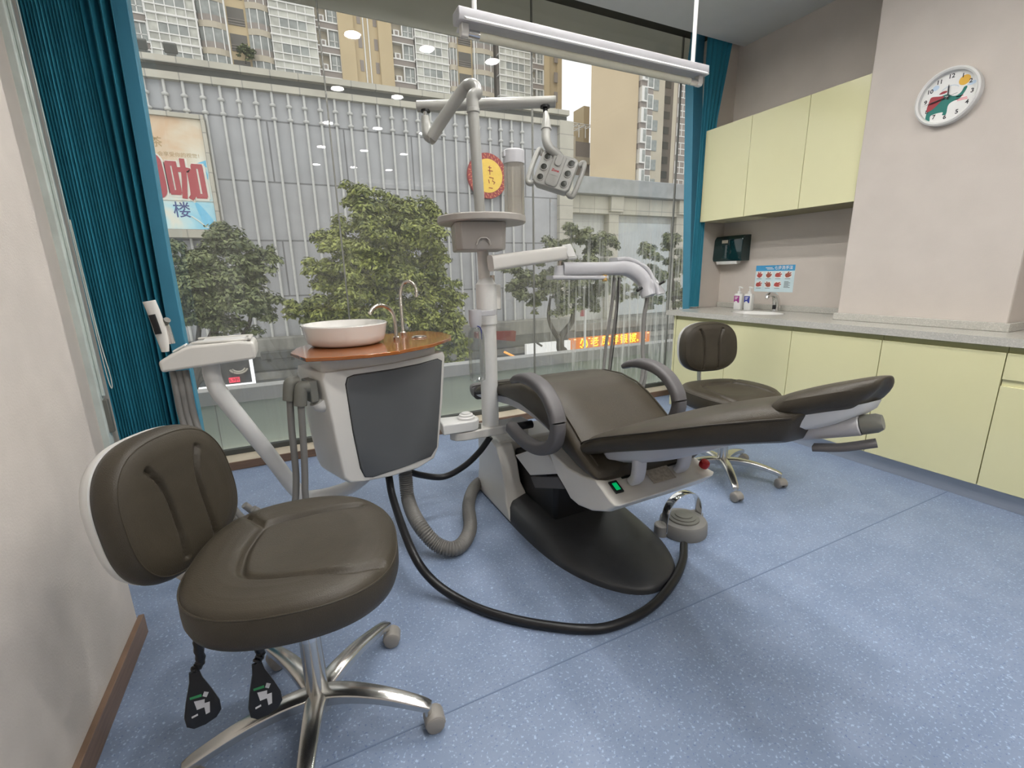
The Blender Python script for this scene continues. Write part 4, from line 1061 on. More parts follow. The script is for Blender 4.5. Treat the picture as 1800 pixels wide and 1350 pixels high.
# tubing under the head
tubes = [([(1.5479,1.965,1.1691), (1.5286,1.9565,1.0179), (1.4949,1.9481,0.841), (1.4687,1.9352,0.6609)], 0.0085, 'left-hand thick grey tubing hanging from the instrument head'),
         ([(1.5719,1.9533,1.1685), (1.5528,1.9448,1.0173), (1.5221,1.9349,0.8403), (1.4961,1.9219,0.6603)], 0.0075, 'second thick grey tubing hanging beside the left-hand one'),
         ([(1.5534,1.9394,1.1689), (1.5452,1.926,1.0187), (1.5203,1.9137,0.843), (1.4765,1.894,0.6061)], 0.0026, 'thin dark cord hanging beside the thick grey tubings'),
         ([(1.7111,1.8917,1.0598), (1.6887,1.8855,0.9541), (1.6719,1.8653,0.8059), (1.6636,1.8456,0.7175), (1.6409,1.8312,0.6235), (1.6083,1.8297,0.5593), (1.5779,1.8345,0.4804)], 0.0105, 'grey tubing hanging from the curved tip of the instrument head'),
         ([(1.6892,1.8629,0.743), (1.6808,1.843,0.6538), (1.6505,1.8339,0.5652), (1.6064,1.8313,0.4769)], 0.0075, 'thin grey tubing seen behind the raised far armrest')]
for pts, r, lab in tubes:
    hose('instrument_tubing', lab, 'hose', pts, r, TUBEG if r > 0.003 else BLACK, group='tubing under the instrument head')

# ------------------------------------------------------------------ clear water bottle behind the column
bxy = V((0.761,1.9592,0.847))
t = thing('water_bottle', 'clear plastic bottle hanging from white cap behind the white column', 'bottle', (bxy.x, bxy.y, 0.7))
z0, z1 = V((0.7443,1.9314,0.7133)).z, V((0.7764,1.9849,0.9703)).z
MB().lathe([(0.0, z0 + 0.012), (0.026, z0), (0.036, z0 + 0.006), (0.038, z0 + 0.03), (0.036, z0 + 0.034), (0.038, z0 + 0.04), (0.038, z1 - 0.05), (0.030, z1 - 0.02), (0.015, z1)], (bxy.x, bxy.y, 0), 28, cap=False).build('bottle', BOTTLECLEAR, t)
zc1 = V((0.7857,2.0004,1.0448)).z
MB().lathe([(0, z1 - 0.005), (0.024, z1 - 0.005), (0.030, z1 + 0.02), (0.030, zc1), (0, zc1)], (bxy.x, bxy.y, 0), 24, cap=False).build('cap', LILAC, t)
MB().box((bxy.x, bxy.y - 0.02, zc1 - 0.03), (bxy.x + 0.09, bxy.y + 0.005, zc1 - 0.005)).build('hanger', LILAC, t, bevel=0.003)
MB().tube(cr([(bxy.x - 0.02, bxy.y - 0.012, z1 + 0.005), (bxy.x + 0.01, bxy.y - 0.03, z1 - 0.005), (bxy.x + 0.02, bxy.y - 0.02, z1 - 0.06)], 5), 0.0025, 6).build('blue_tube', LABB, t)
# ------------------------------------------------------------------ spittoon cabinet
SO = V((0.37, 1.93, 0)); SA = R_(18)
su = V((math.cos(SA), math.sin(SA), 0)); sn = V((-math.sin(SA), math.cos(SA), 0))
def SP(uz, d=0.0): return SO + su * uz[0] + sn * d + V((0, 0, uz[1]))
t = thing('spittoon_cabinet', 'white spittoon cabinet with slate front panel and amber glass top', 'spittoon', (0.42, 2.05, 0.3))
front = [(-0.2968,0.8487), (-0.1676,0.8459), (-0.0033,0.8444), (0.1379,0.8489), (0.2615,0.8582), (0.2696,0.8358), (0.2431,0.639), (0.2041,0.4085), (0.1744,0.3568), (0.0815,0.3348), (-0.05,0.3397), (-0.182,0.3586), (-0.2428,0.3748), (-0.2663,0.4032), (-0.2796,0.5354), (-0.2941,0.704), (-0.3041,0.8234)]
cu_ = sum(p[0] for p in front) / len(front); cz_s = sum(p[1] for p in front) / len(front)
rg = []
for d, s, du in ((-0.004, 0.965, 0), (0.0, 0.985, 0), (0.012, 1.0, 0), (0.05, 1.0, -0.004), (0.19, 0.98, -0.02), (0.25, 0.9, -0.03), (0.26, 0.8, -0.03)):
    rg.append([SP((cu_ + (u - cu_) * s + du, cz_s + (z - cz_s) * (s if z < cz_s else 1.0)), d) for u, z in front])
body = MB().loft(rg).build('body', WARMWHITE, t, bevel=0.006, seg=3, angle=50)
pan = [(-0.2162,0.7895), (-0.2063,0.8154), (-0.1774,0.822), (-0.0057,0.8178), (0.1209,0.8207), (0.2184,0.8297), (0.2426,0.8156), (0.2208,0.6436), (0.185,0.414), (0.1504,0.3785), (0.0101,0.3718), (-0.1417,0.3735), (-0.1767,0.3853), (-0.1924,0.4291), (-0.2074,0.5882)]
cp_u = sum(p[0] for p in pan) / len(pan); cp_z = sum(p[1] for p in pan) / len(pan)
MB().loft([[SP((cp_u + (u - cp_u) * s, cp_z + (z - cp_z) * s), d) for u, z in pan] for d, s in ((-0.002, 1.012), (-0.005, 1.012))]).build('panel_gasket', BLACK, t)
MB().loft([[SP((cp_u + (u - cp_u) * s, cp_z + (z - cp_z) * s), d) for u, z in pan] for d, s in ((-0.002, 1.0), (-0.009, 1.0), (-0.012, 0.985))]).build('front_panel', PANELGREY, t)
# tier under the glass top
tier = [(-0.2885,0.8826), (0.2391,0.9005)]
MB().loft([[SP((tier[0][0] + (tier[1][0] - tier[0][0]) * a - 0.004, 0), b) + V((0, 0, z)) for a, b in ((0.0, 0.03), (0.06, 0.012), (0.5, 0.0), (0.94, 0.012), (1.0, 0.03), (0.97, 0.20), (0.03, 0.20))] for z in (0.80, 0.900)]).build('neck', WARMWHITE, t, bevel=0.004)
# amber glass plate
pl = [(-0.0161,1.992,0.915), (0.0332,1.8133,0.915), (0.1537,1.7777,0.915), (0.2548,1.7703,0.915), (0.3663,1.7902,0.915), (0.5334,1.8909,0.915), (0.6632,2.0361,0.915), (0.6987,2.1338,0.915), (0.6981,2.2697,0.915), (0.6229,2.4125,0.915), (0.4652,2.3796,0.915), (0.2668,2.3604,0.915), (0.106,2.2835,0.915), (0.0114,2.1271,0.915)]
MB().loft([[(x, y, z_) for x, y, _ in pl] for z_ in (0.901, 0.915)]).build('glass_top', ORANGE, t, bevel=0.002)
# bowl
bc = (0.2135,2.1263,0.915)
bR = 0.178
bz = (0.2137,2.0885,1.0062)[2]
bo = MB().lathe([(0.0, 0.916), (bR * 0.70, 0.916), (bR * 0.82, 0.920), (bR * 0.905, 0.932), (bR * 0.945, 0.955), (bR, bz - 0.004), (bR - 0.002, bz), (bR - 0.010, bz), (bR * 0.90, 0.960), (bR * 0.80, 0.934), (bR * 0.4, 0.927), (0.0, 0.924)], (bc[0], bc[1], 0), 72, cap=False).build('bowl', BASIN, t)
# taps
tb = V((0.4317,2.1271,0.915)); tb2 = V((0.5024,2.2986,0.915))
for b, pts, nm in ((tb, [(0.4311,2.1243,0.9154), (0.435,2.141,0.9845), (0.4292,2.145,1.0316), (0.4076,2.1405,1.0614), (0.3708,2.1273,1.0741), (0.3409,2.1167,1.0661), (0.3187,2.0984,1.0435)], 'bowl_rinse_tap'), (tb2, [(0.4996,2.2858,0.9166), (0.505,2.3113,1.0218), (0.511,2.3322,1.1103), (0.5271,2.337,1.1571), (0.5509,2.3242,1.1732), (0.5735,2.3039,1.1589), (0.5824,2.2914,1.1283), (0.5786,2.2851,1.098)], 'cup_filler_tap')):
    tp_ = MB().tube(cr(pts, 8), 0.0082, 14).build(nm, STEEL, t)
    MB().lathe([(0, 0.0), (0.015, 0.0), (0.015, 0.012), (0.010, 0.016), (0, 0.016)], (pts[0][0], pts[0][1], 0.9155), 20, cap=False).build('tap_collar', STEEL, tp_)
cr_ = V((0.5429,2.1433,0.915))
MB().lathe([(0.024, 0.0), (0.036, 0.0), (0.036, 0.003), (0.033, 0.006), (0.024, 0.004)], (cr_.x, cr_.y, 0.9155), 28, cap=False).build('cup_ring', STEEL, t)
MB().lathe([(0, 0.0), (0.024, 0.0), (0.024, 0.001), (0, 0.001)], (cr_.x, cr_.y, 0.9155), 20, cap=False).build('cup_rest', GREYP, t)
# suction outlet block and elbows on the left flank
ob = V((-0.3309,0.7796) + (0,)); oc = SP((ob.x, ob.y), 0.06)
MB().cbox(oc, (0.03, 0.085, 0.085), Matrix((su, sn, V((0, 0, 1)))).transposed()).build('outlet_plate', OLIVE, t, bevel=0.004)
MB().tube(cr([SP((ob.x + 0.02, ob.y - 0.045), 0.05), SP((ob.x + 0.03, ob.y - 0.06), 0.05), SP((ob.x + 0.06, ob.y - 0.06), 0.05)], 4), 0.034, 16).build('outlet_boss', WARMWHITE, t)
for k, (pa, pb, pe, dd_) in enumerate((((-0.3453,0.8001), (-0.3737,0.8054), (-0.3828,0.7328), 0.035), ((-0.3641,0.8167), (-0.3982,0.8208), (-0.4071,0.7513), 0.075))):
    m = MB().tube(cr([SP(pa, dd_), SP(((pa[0] + pb[0]) / 2, pa[1]), dd_), SP((pb[0] + 0.006, pb[1] - 0.004), dd_), SP((pb[0], pb[1] - 0.016), dd_), SP(pe, dd_)], 5), 0.0235, 14)
    m.build('suction_elbow', OLIVE, t)
for lab, pts in (('grey suction tube hanging nearest the white cabinet', [(-0.3803,0.7367), (-0.3867,0.6353), (-0.3944,0.5226), (-0.4063,0.4085), (-0.4233,0.3062), (-0.5088,0.2938), (-0.5935,0.3872)]),
                 ('grey suction tube hanging left of its twin beside white cabinet', [(-0.4045,0.7551), (-0.4128,0.6421), (-0.4167,0.5295), (-0.4247,0.4152), (-0.4518,0.3179), (-0.5388,0.295), (-0.6111,0.3943)])):
    dd_ = 0.035 if 'nearest' in lab else 0.075
    MB().tube(cr([SP(p, dd_) for p in pts], 8), 0.0125, 12).build('suction_tube', TUBEG, t)
# link from the cabinet to the column bracket
lkp = [(0.5804,2.06,0.4328), (0.7852,2.06,0.4751)]
m = MB()
lz = 0.452
lp = [(-0.015, 0.055), (0.0, 0.065), (0.0, -0.065), (-0.015, -0.055)]
pa = V((0.60, 2.075, 0)); pb = V((0.735, 2.06, 0))
out = []
dirv = (pb - pa).normalized(); nrm = V((-dirv.y, dirv.x, 0))
for k in range(13):
    a = -math.pi / 2 + math.pi * k / 12
    q = pb + dirv * 0.058 * math.cos(a) + nrm * 0.058 * math.sin(a); out.append(q)
out += [pa + nrm * 0.065, pa - nrm * 0.065]
m.loft([[(q.x, q.y, z) for q in out] for z in (lz, lz + 0.052)])
m.build('swing_link', WHITE, t, bevel=0.006)
MB().lathe([(0, 0), (0.044, 0), (0.044, 0.010), (0.036, 0.014), (0.034, 0.022), (0.024, 0.024), (0.022, 0.03), (0, 0.031)], (pb.x - 0.005, pb.y, lz + 0.052), 32, cap=False).build('pivot_cap', WHITE, t)

# ------------------------------------------------------------------ assistant tray on its bent arm
t = thing('assistant_tray', 'white tray with sloped control end on a bent white arm', 'dental tray', (-0.15, 2.0, 0.85))
TYf = 1.98
tray_thing = t
pr_ = [(-0.4374,1.98,0.8823), (-0.1361,1.98,0.9037), (-0.1324,1.98,0.9452), (-0.1386,1.98,0.9697), (-0.1829,1.98,0.9756), (-0.3353,1.98,0.9716), (-0.3585,1.98,0.9653), (-0.399,1.98,0.9443), (-0.4408,1.98,0.9218)]
MB().extrude(pr_, (0.0, 0.185, 0)).build('tray_body', WARMWHITE, t, bevel=0.010, seg=3)
def lip(x0, x1):
    z = max(p[2] for p in pr_) - 0.001
    m = MB()
    for a, b in (((x0, TYf + 0.012, z), (x1, TYf + 0.024, z + 0.008)), ((x0, TYf + 0.161, z), (x1, TYf + 0.173, z + 0.008)), ((x1 - 0.014, TYf + 0.012, z), (x1, TYf + 0.173, z + 0.008))): m.box(a, b)
    return m
lip(pr_[5][0], pr_[3][0] - 0.006).build('raised_rim', WARMWHITE, t, bevel=0.003)
MB().box((pr_[5][0] + 0.025, TYf + 0.03, pr_[4][2]), (pr_[3][0] - 0.03, TYf + 0.155, pr_[4][2] + 0.003)).build('tray_mat', WHITE, t, bevel=0.001)
ka_ = V(pr_[7]) ; kb_ = V(pr_[6])
for k in range(3):
    c = ka_.lerp(kb_, 0.25 + 0.3 * k); MB().cbox((c.x, TYf + 0.05, c.z + 0.006), (0.018, 0.05, 0.006), Matrix.Rotation(-math.atan2((kb_ - ka_).z, (kb_ - ka_).x), 3, 'Y')).build('key', WHITE, t, bevel=0.002)
MB().tube(cr([(-0.2979,2.07,0.8856), (-0.2978,2.07,0.8361), (-0.2848,2.07,0.7702), (-0.2351,2.08,0.6587), (-0.156,2.1,0.4832), (-0.0579,2.12,0.2626), (0.0191,2.14,0.2177), (0.1572,2.12,0.2398), (0.2485,2.08,0.3112)], 8), 0.031, 22).build('bent_arm', WHITE, t)
# instrument parked in the holder at the sloped end
hb_ = cr([(-0.4201,2.02,0.953), (-0.4207,2.02,0.9903), (-0.4255,2.02,1.052), (-0.4312,2.02,1.0965), (-0.4363,2.02,1.1246), (-0.4379,2.02,1.1345)], 6)
t = thing('curing_light', 'white curved handpiece standing up at the left end of tray', 'dental instrument', hb_[0][:])
MB().sweep(hb_, rrect(0.038, 0.032, 0.014), up=(0, 1, 0), scale=lambda u: (0.6 + 0.4 * min(1, u * 3), (0.7 + 0.3 * min(1, u * 3)) * (1 if u < 0.97 else 0.8))).build('handle', WARMWHITE, t)
MB().sweep([(-0.4263,2.005,1.0191), (-0.4295,2.005,1.0495), (-0.4345,2.005,1.0877)], rrect(0.020, 0.020, 0.006), up=(0, 1, 0)).build('black_grip', BLACK, t)
MB().tube([(-0.406,2.04,0.9783), (-0.4084,2.04,1.0367), (-0.4091,2.04,1.0533)], [0.017, 0.014, 0.011], 14).build('socket', CHROME, t)
MB().tube([(-0.4134,2.04,1.0474), (-0.3965,2.02,1.0663)], 0.011, 14).build('tip_holder', OLIVE, t)
for k in range(3):
    MB().tube(cr([(-0.3968,2.05,0.8733), (-0.3938,2.03,0.7938), (-0.3898,2.02,0.6842), (-0.3566,1.98,0.4836), (-0.2796,1.95,0.2717), (-0.1305,1.98,0.1621), (-0.0243,2.05,0.1922)], 8) if k == 1 else [p + V(((k - 1) * 0.019, 0.0, 0)) for p in cr([(-0.3968,2.05,0.8733), (-0.3938,2.03,0.7938), (-0.3898,2.02,0.6842), (-0.3566,1.98,0.4836), (-0.2796,1.95,0.2717), (-0.1305,1.98,0.1621), (-0.0243,2.05,0.1922)], 8)], 0.012, 10).build('tubing', TUBEG, tray_thing)

# ------------------------------------------------------------------ stools
def groove(p, segs, w, d):
    best = 1e9
    for a, b in segs:
        ab = b - a; q = max(0, min(1, (p - a).dot(ab) / ab.length_squared)); dd = (p - (a + ab * q)).length
        if dd < best: best = dd
    return d * math.exp(-(best / w) ** 2)
def polyseg(pts, n=6):
    c = cr([(x, y, 0) for x, y in pts], n)
    return list(zip(c, c[1:]))
def make_stool(label, ztop=0.54):
    t = thing('dental_stool', label, 'stool', (0, 0, 0), group='brown wheeled dental stools')
    WPOS[t.name] = Vector()
    # seat: front is +x; wide rounded front, hips a little narrower
    n = 168
    def outline(a):
        c, s = math.cos(a), math.sin(a)
        rx, ry = 0.242, 0.252
        e = 2.5
        r = 1 / ((abs(c) / rx) ** e + (abs(s) / ry) ** e) ** (1 / e)
        return r * (1 - 0.05 * max(0, -c)) 
    segs = polyseg([(0.19, -0.125), (0.13, -0.145), (0.05, -0.135), (-0.04, -0.12), (-0.085, -0.095), (-0.10, -0.03), (-0.10, 0.03), (-0.085, 0.095), (-0.04, 0.12), (0.05, 0.135), (0.14, 0.145)])
    segs += polyseg([(-0.085, 0.095), (-0.12, 0.135), (-0.14, 0.165)])
    rings = []
    prof_s = [(0.86, -0.088), (0.94, -0.087), (0.98, -0.080), (1.0, -0.064), (1.003, -0.045), (1.0, -0.024), (0.992, -0.016), (0.985, -0.013)]
    sv = 0.975
    while sv > 0.28:
        prof_s.append((sv, interp([(0.2, 0.005), (0.44, 0.009), (0.6, 0.0128), (0.7, 0.0126), (0.83, 0.0095), (0.89, 0.006), (0.92, 0.003), (0.95, -0.001), (0.975, -0.008)], sv)[0])); sv -= 0.0125
    prof_s += [(0.2, 0.005), (0.1, 0.004), (0.02, 0.004)]
    for s, z in prof_s:
        r = []
        for k in range(n):
            a = 2 * math.pi * k / n; q = outline(a) * s
            x, y = q * math.cos(a), q * math.sin(a)
            dz = 0
            if z > -0.01: dz = -groove(V((x / 1.07, y / 1.07, 0)), segs, 0.0075, 0.012)
            # saddle: sides and back slightly higher than the middle front
            rise = 0.014 * (abs(y) / 0.235) ** 2 + 0.012 * max(0, -x / 0.22) ** 2 - 0.010 * max(0, x / 0.22) ** 2
            r.append((x, y, ztop + z + dz + (rise if z > -0.03 else rise * 0.5)))
        rings.append(r)
    seat = MB().loft(rings).build('seat', LEATHER, t, angle=70)
    pts = []
    for k in range(n + 1):
        a = 2 * math.pi * k / n; q = outline(a) * 0.9905
        x, y = q * math.cos(a), q * math.sin(a)
        rise = 0.014 * (abs(y) / 0.235) ** 2 + 0.012 * max(0, -x / 0.22) ** 2 - 0.010 * max(0, x / 0.22) ** 2
        pts.append((x, y, ztop - 0.0145 + rise))
    MB().tube(pts, 0.0022, 6).build('piping', LEATHER, seat)
    MB().lathe([(0, ztop - 0.10), (0.10, ztop - 0.10), (0.15, ztop - 0.09), (0.155, ztop - 0.085), (0, ztop - 0.085)], (0, 0, 0), 32, cap=False).build('seat_pan', BLACK, t)
    # gas column and five-arm base
    MB().lathe([(0, 0.065), (0.034, 0.065), (0.034, 0.10), (0.028, 0.105), (0.026, 0.30), (0.0, 0.30)], (0, 0, 0), 24, cap=False).build('lower_column', ALU, t)
    MB().lathe([(0, 0.29), (0.0285, 0.29), (0.0285, 0.34), (0.024, 0.345), (0.024, ztop - 0.09), (0, ztop - 0.09)], (0, 0, 0), 24, cap=False).build('gas_column', CHROME, t)
    for k in range(5):
        a = R_(BASE0 + 72 * k)
        d = V((math.cos(a), math.sin(a), 0)); sd = V((-d.y, d.x, 0))
        path = [d * 0.02 + V((0, 0, 0.105)), d * 0.09 + V((0, 0, 0.112)), d * 0.18 + V((0, 0, 0.105)), d * 0.275 + V((0, 0, 0.083)), d * 0.307 + V((0, 0, 0.071))]
        pp = cr(path, 5)
        MB().sweep(pp, [(-0.5, 0.35), (-0.32, 0.5), (0.32, 0.5), (0.5, 0.35), (0.42, -0.5), (-0.42, -0.5)], up=(0, 0, 1), scale=lambda u: (0.056 - 0.026 * u, 0.038 - 0.018 * u)).build('leg', ALU, t, bevel=0.003)
        cs = d * 0.300
        ca = R_((-85, -95, -60, -120, -75)[k])
        ad = V((math.cos(ca), math.sin(ca), 0)); tdv = V((-ad.y, ad.x, 0))
        base = cs + tdv * 0.014
        cm = MB()
        Mx = Matrix((tdv, V((0, 0, 1)), ad)).transposed()
        hood = MB()
        for s in (-1, 1):
            cm.lathe([(0, -0.0095), (0.018, -0.0095), (0.024, -0.007), (0.025, 0), (0.024, 0.007), (0.018, 0.0095), (0, 0.0095)], base + ad * (0.0175 * s) + V((0, 0, 0.0255)), 24, Mx, cap=False)
        ci = MB().cyl(cs + V((0, 0, 0.03)), cs + V((0, 0, 0.078)), 0.009).build('caster', ALU, t)
        cm.build('wheels', CASTER, ci)
        rg = []
        for w, s in ((-0.024, 0.9), (-0.020, 1.0), (0.020, 1.0), (0.024, 0.9)):
            rg.append([base + ad * w + tdv * (0.028 * s * math.cos(q)) + V((0, 0, 0.0265 + 0.028 * s * math.sin(q))) for q in [R_(-5 + 190 * j / 12) for j in range(13)]])
        MB().loft(rg).build('hood', CASTER, ci, bevel=0.002)
    return t
def add_backrest(t, ang, r, zc, w, h, lean, shellmat):
    """padded back on a curved steel arm; ang = direction from the column to the pad"""
    d = V((math.cos(ang), math.sin(ang), 0)); sd = V((-d.y, d.x, 0))
    upv = (V((0, 0, 1)) * math.cos(lean) + d * math.sin(lean)).normalized(); nv = sd.cross(upv).normalized()
    if nv.dot(d) > 0: nv = -nv        # nv faces the sitter
    c = d * r + V((0, 0, zc))
    n = 132; segs = polyseg([(-0.075, 0.105), (-0.062, 0.08), (-0.05, 0.04), (-0.048, -0.02), (-0.05, -0.13)]) + polyseg([(0.075, 0.105), (0.062, 0.08), (0.05, 0.04), (0.048, -0.02), (0.05, -0.13)])
    def outl(a):
        c_, s_ = math.cos(a), math.sin(a); e = 2.7
        q = 1 / ((abs(c_) / (w / 2)) ** e + (abs(s_) / (h / 2)) ** e) ** (1 / e)
        return q
    rings = []
    prof_b = [(0.80, -0.020), (0.93, -0.019), (0.985, -0.012), (1.0, 0.0), (1.0, 0.012), (0.985, 0.026), (0.955, 0.036), (0.92, 0.0425)]
    sv = 0.905
    while sv > 0.2:
        prof_b.append((sv, interp([(0.2, 0.057), (0.52, 0.057), (0.72, 0.054), (0.80, 0.051), (0.88, 0.046), (0.92, 0.0425)], sv)[0])); sv -= 0.016
    prof_b += [(0.16, 0.057), (0.08, 0.057), (0.02, 0.057)]
    for s, z in prof_b:
        rg = []
        for k in range(n):
            a = 2 * math.pi * k / n; q = outl(a) * s
            x, y = q * math.cos(a), q * math.sin(a)
            x *= (1 + 0.06 * (-y / h))           # a little wider at the bottom
            zz = z - (groove(V((x, y, 0)), segs, 0.0055, 0.013) if z > 0.03 else 0)
            curve = 0.35 * x * x                   # wraps slightly round the sitter
            rg.append(c + sd * x + upv * y + nv * (zz + curve))
        rings.append(rg)
    b = MB().loft(rings).build('backrest', LEATHER, t, angle=70)
    MB().tube(rings[7] + [rings[7][0]], 0.0016, 6).build('piping', LEATHER, b)
    rings = []
    for s, z in ((0.75, -0.052), (0.90, -0.048), (0.97, -0.038), (0.995, -0.022), (1.0, -0.012), (0.93, -0.012)):
        rings.append([c + sd * (outl(2 * math.pi * k / n) * s * math.cos(2 * math.pi * k / n)) + upv * (outl(2 * math.pi * k / n) * s * math.sin(2 * math.pi * k / n)) + nv * (z + 0.35 * (outl(2 * math.pi * k / n) * s * math.cos(2 * math.pi * k / n)) ** 2) for k in range(n)])
    MB().loft(rings).build('back_shell', shellmat, t, angle=60)
    a0 = d * 0.08 + V((0, 0, 0.45)); a1 = d * (r - 0.03) + V((0, 0, 0.45)); a2 = d * (r + 0.045) + V((0, 0, 0.53)); a3 = c - nv * 0.05
    MB().sweep(cr([a0, a1, a2, a3], 6), rrect(0.035, 0.010, 0.004), up=sd).build('back_arm', ALU, t)
def add_lever(t, a, r0, r1, z1, face):
    d = V((math.cos(a), math.sin(a), 0)); s = V((-d.y, d.x, 0))
    p = cr([d * r0 + V((0, 0, 0.455)), d * (r0 + 0.035) + V((0, 0, 0.435)), d * (r1 - 0.07) + V((0, 0, z1 + 0.062)), d * (r1 - 0.055) + V((0, 0, z1 + 0.045))], 6)
    lv = MB().tube(p, [0.0085 + 0.002 * (k % 2) for k in range(len(p))], 10).build('lever', BLACK, t)
    fh = V((math.cos(face), math.sin(face), 0)); s = V((-fh.y, fh.x, 0)) * 0.95
    dn = (V((0, 0, -1)) * 0.93 + fh * 0.30).normalized(); nn = (fh * 0.93 + V((0, 0, 0.30))).normalized()
    c = p[-1]
    out = [(0.0, -0.010), (0.02, -0.013), (0.055, -0.026), (0.085, -0.035), (0.105, -0.034), (0.116, -0.022), (0.119, 0.0)]
    full = out + [(x, -y) for x, y in reversed(out[:-1])]
    MB().loft([[c + dn * x * s_ + s * y * s_ + nn * z for x, y in full] for z, s_ in ((-0.005, 0.96), (-0.003, 1), (0.003, 1), (0.005, 0.96))]).build('paddle', BLACK, lv)
    pic = MB()
    for q in ([(0.060, -0.012), (0.066, 0.008), (0.074, 0.006), (0.076, 0.016), (0.098, 0.012), (0.098, 0.004), (0.082, 0.004), (0.080, -0.010)], [(0.050, 0.010), (0.058, 0.005), (0.064, 0.012), (0.056, 0.018)]):
        pic.add([c + dn * x + s * y + nn * 0.0056 for x, y in q], [tuple(range(len(q)))])
    pic.build('paddle_symbol', LILAC, lv)
    pgm = mat('printed_green', (0.03, 0.22, 0.08), 0.5) if 'printed_green' not in MATS else MATS['printed_green']
    pg = MB(); pg.add([c + dn * x + s * y + nn * 0.0056 for x, y in ((0.048, -0.018), (0.053, -0.018), (0.058, 0.004), (0.052, 0.004))], [(0, 1, 2, 3)])
    pg.build('paddle_print', pgm, lv)
    pg = MB(); pg.add([c + dn * x + s * y + nn * 0.0056 for x, y in ((0.088, -0.022), (0.092, -0.022), (0.092, -0.010), (0.088, -0.010))], [(0, 1, 2, 3)])
    pg.build('paddle_print', LILAC, lv)
# near stool: seat faces +x turned by -10 degrees
BASE0 = -19.0
st = make_stool('near brown wheeled stool with two black levers beside the left wall', 0.553)
st.location = (-0.055, 1.145, 0); st.rotation_euler = (0, 0, R_(-10))
add_backrest(st, R_(150 + 10), 0.315, 0.675, 0.355, 0.355, R_(8), WHITE)
add_lever(st, R_(-150), 0.19, 0.300, 0.318, R_(-65))
add_lever(st, R_(-122), 0.13, 0.215, 0.315, R_(-65))
BASE0 = -27.0 + 0
st2 = make_stool('brown wheeled stool behind the dental chair before the yellow cabinets', 0.53)
st2.location = (2.195, 1.73, 0); st2.rotation_euler = (0, 0, R_(-100))
add_backrest(st2, R_(76 + 100), 0.235, 0.745, 0.37, 0.30, R_(6), WHITE)
add_lever(st2, R_(-68), 0.16, 0.27, 0.33, R_(-20))
# ------------------------------------------------------------------ outside: our own balustrade
STREET = -5.6
t = thing('glass_balustrade', 'pale green glass balustrade with grey metal cap outside the window', 'balustrade', (1.5, 3.72, -0.4))
MB().box((-2.2, 3.70, -0.6), (5.2, 3.72, 0.36)).build('panel', BALU, t)
MB().box((-2.2, 3.665, 0.352), (5.2, 3.80, 0.452)).build('cap', mat('grey_metal_cap', (0.40, 0.40, 0.39), 0.4, var=0.06, scale=5), t, bevel=0.004)
for xx in (-0.55, 0.95, 2.45, 3.95):
    MB().box((xx - 0.002, 3.698, -0.6), (xx + 0.002, 3.701, 0.352)).build('panel_joint', JOINT, t)
struct('ground', MB().box((-60, 3.9, STREET - 0.2), (90, 120, STREET)), mat('asphalt', (0.12, 0.12, 0.115), 0.9, var=0.15, scale=1.0), smooth=False)

# ------------------------------------------------------------------ grey panelled building across the street
YF = 20.0
b1, b2 = (-1.9047,19.75,6.3949), (-1.9312,19.75,2.9099)
BX1 = (b1[0] + b2[0]) / 2 + 0.02
BZ1, BZ0 = 6.42, 2.92
BX0 = BX1 - 3.2
def panel_mat(name, c1, c2, mortar, w, h, msize):
    m, n, l, p = nodemat(name)
    tc = n.new('ShaderNodeTexCoord'); mp = n.new('ShaderNodeMapping')
    mp.inputs['Rotation'].default_value = (R_(90), 0, 0)
    b = n.new('ShaderNodeTexBrick'); b.offset = 0.0 if w < 2 else 0.5
    b.inputs['Scale'].default_value = 1.0
    b.inputs['Brick Width'].default_value = w; b.inputs['Row Height'].default_value = h
    b.inputs['Mortar Size'].default_value = msize; b.inputs['Bias'].default_value = 0.0
    b.inputs['Color1'].default_value = c1 + (1,); b.inputs['Color2'].default_value = c2 + (1,); b.inputs['Mortar'].default_value = mortar + (1,)
    l.new(tc.outputs['Object'], mp.inputs['Vector']); l.new(mp.outputs['Vector'], b.inputs['Vector'])
    nz = n.new('ShaderNodeTexNoise'); nz.inputs['Scale'].default_value = 1.2; nz.inputs['Detail'].default_value = 6
    l.new(tc.outputs['Object'], nz.inputs['Vector'])
    mx = n.new('ShaderNodeMix'); mx.data_type = 'RGBA'; mx.blend_type = 'MULTIPLY'; mx.inputs['Factor'].default_value = 0.35
    r = n.new('ShaderNodeValToRGB'); r.color_ramp.elements[0].color = (0.6, 0.6, 0.6, 1); r.color_ramp.elements[0].position = 0.3; r.color_ramp.elements[1].color = (1.1, 1.1, 1.1, 1); r.color_ramp.elements[1].position = 0.65
    l.new(nz.outputs['Fac'], r.inputs['Fac'])
    l.new(b.outputs['Color'], mx.inputs['A']); l.new(r.outputs['Color'], mx.inputs['B'])
    l.new(mx.outputs['Result'], p.inputs['Base Color']); p.inputs['Roughness'].default_value = 0.6
    return m
CLAD = panel_mat('grey_cladding_panels', (0.365, 0.37, 0.38), (0.395, 0.40, 0.41), (0.17, 0.17, 0.175), 2.6, 2.05, 0.03)
STONE = panel_mat('beige_stone_tiles', (0.43, 0.41, 0.34), (0.47, 0.445, 0.375), (0.28, 0.27, 0.24), 0.9, 0.62, 0.018)
STONE2 = panel_mat('pale_grey_stone', (0.47, 0.475, 0.45), (0.53, 0.53, 0.50), (0.42, 0.42, 0.40), 1.7, 0.85, 0.015)
PIPE = mat('pale_grey_pipe', (0.52, 0.52, 0.50), 0.4)
CONC = mat('weathered_concrete', (0.24, 0.235, 0.21), 0.9, var=0.25, scale=3, stretch=(1, 1, 0.3))
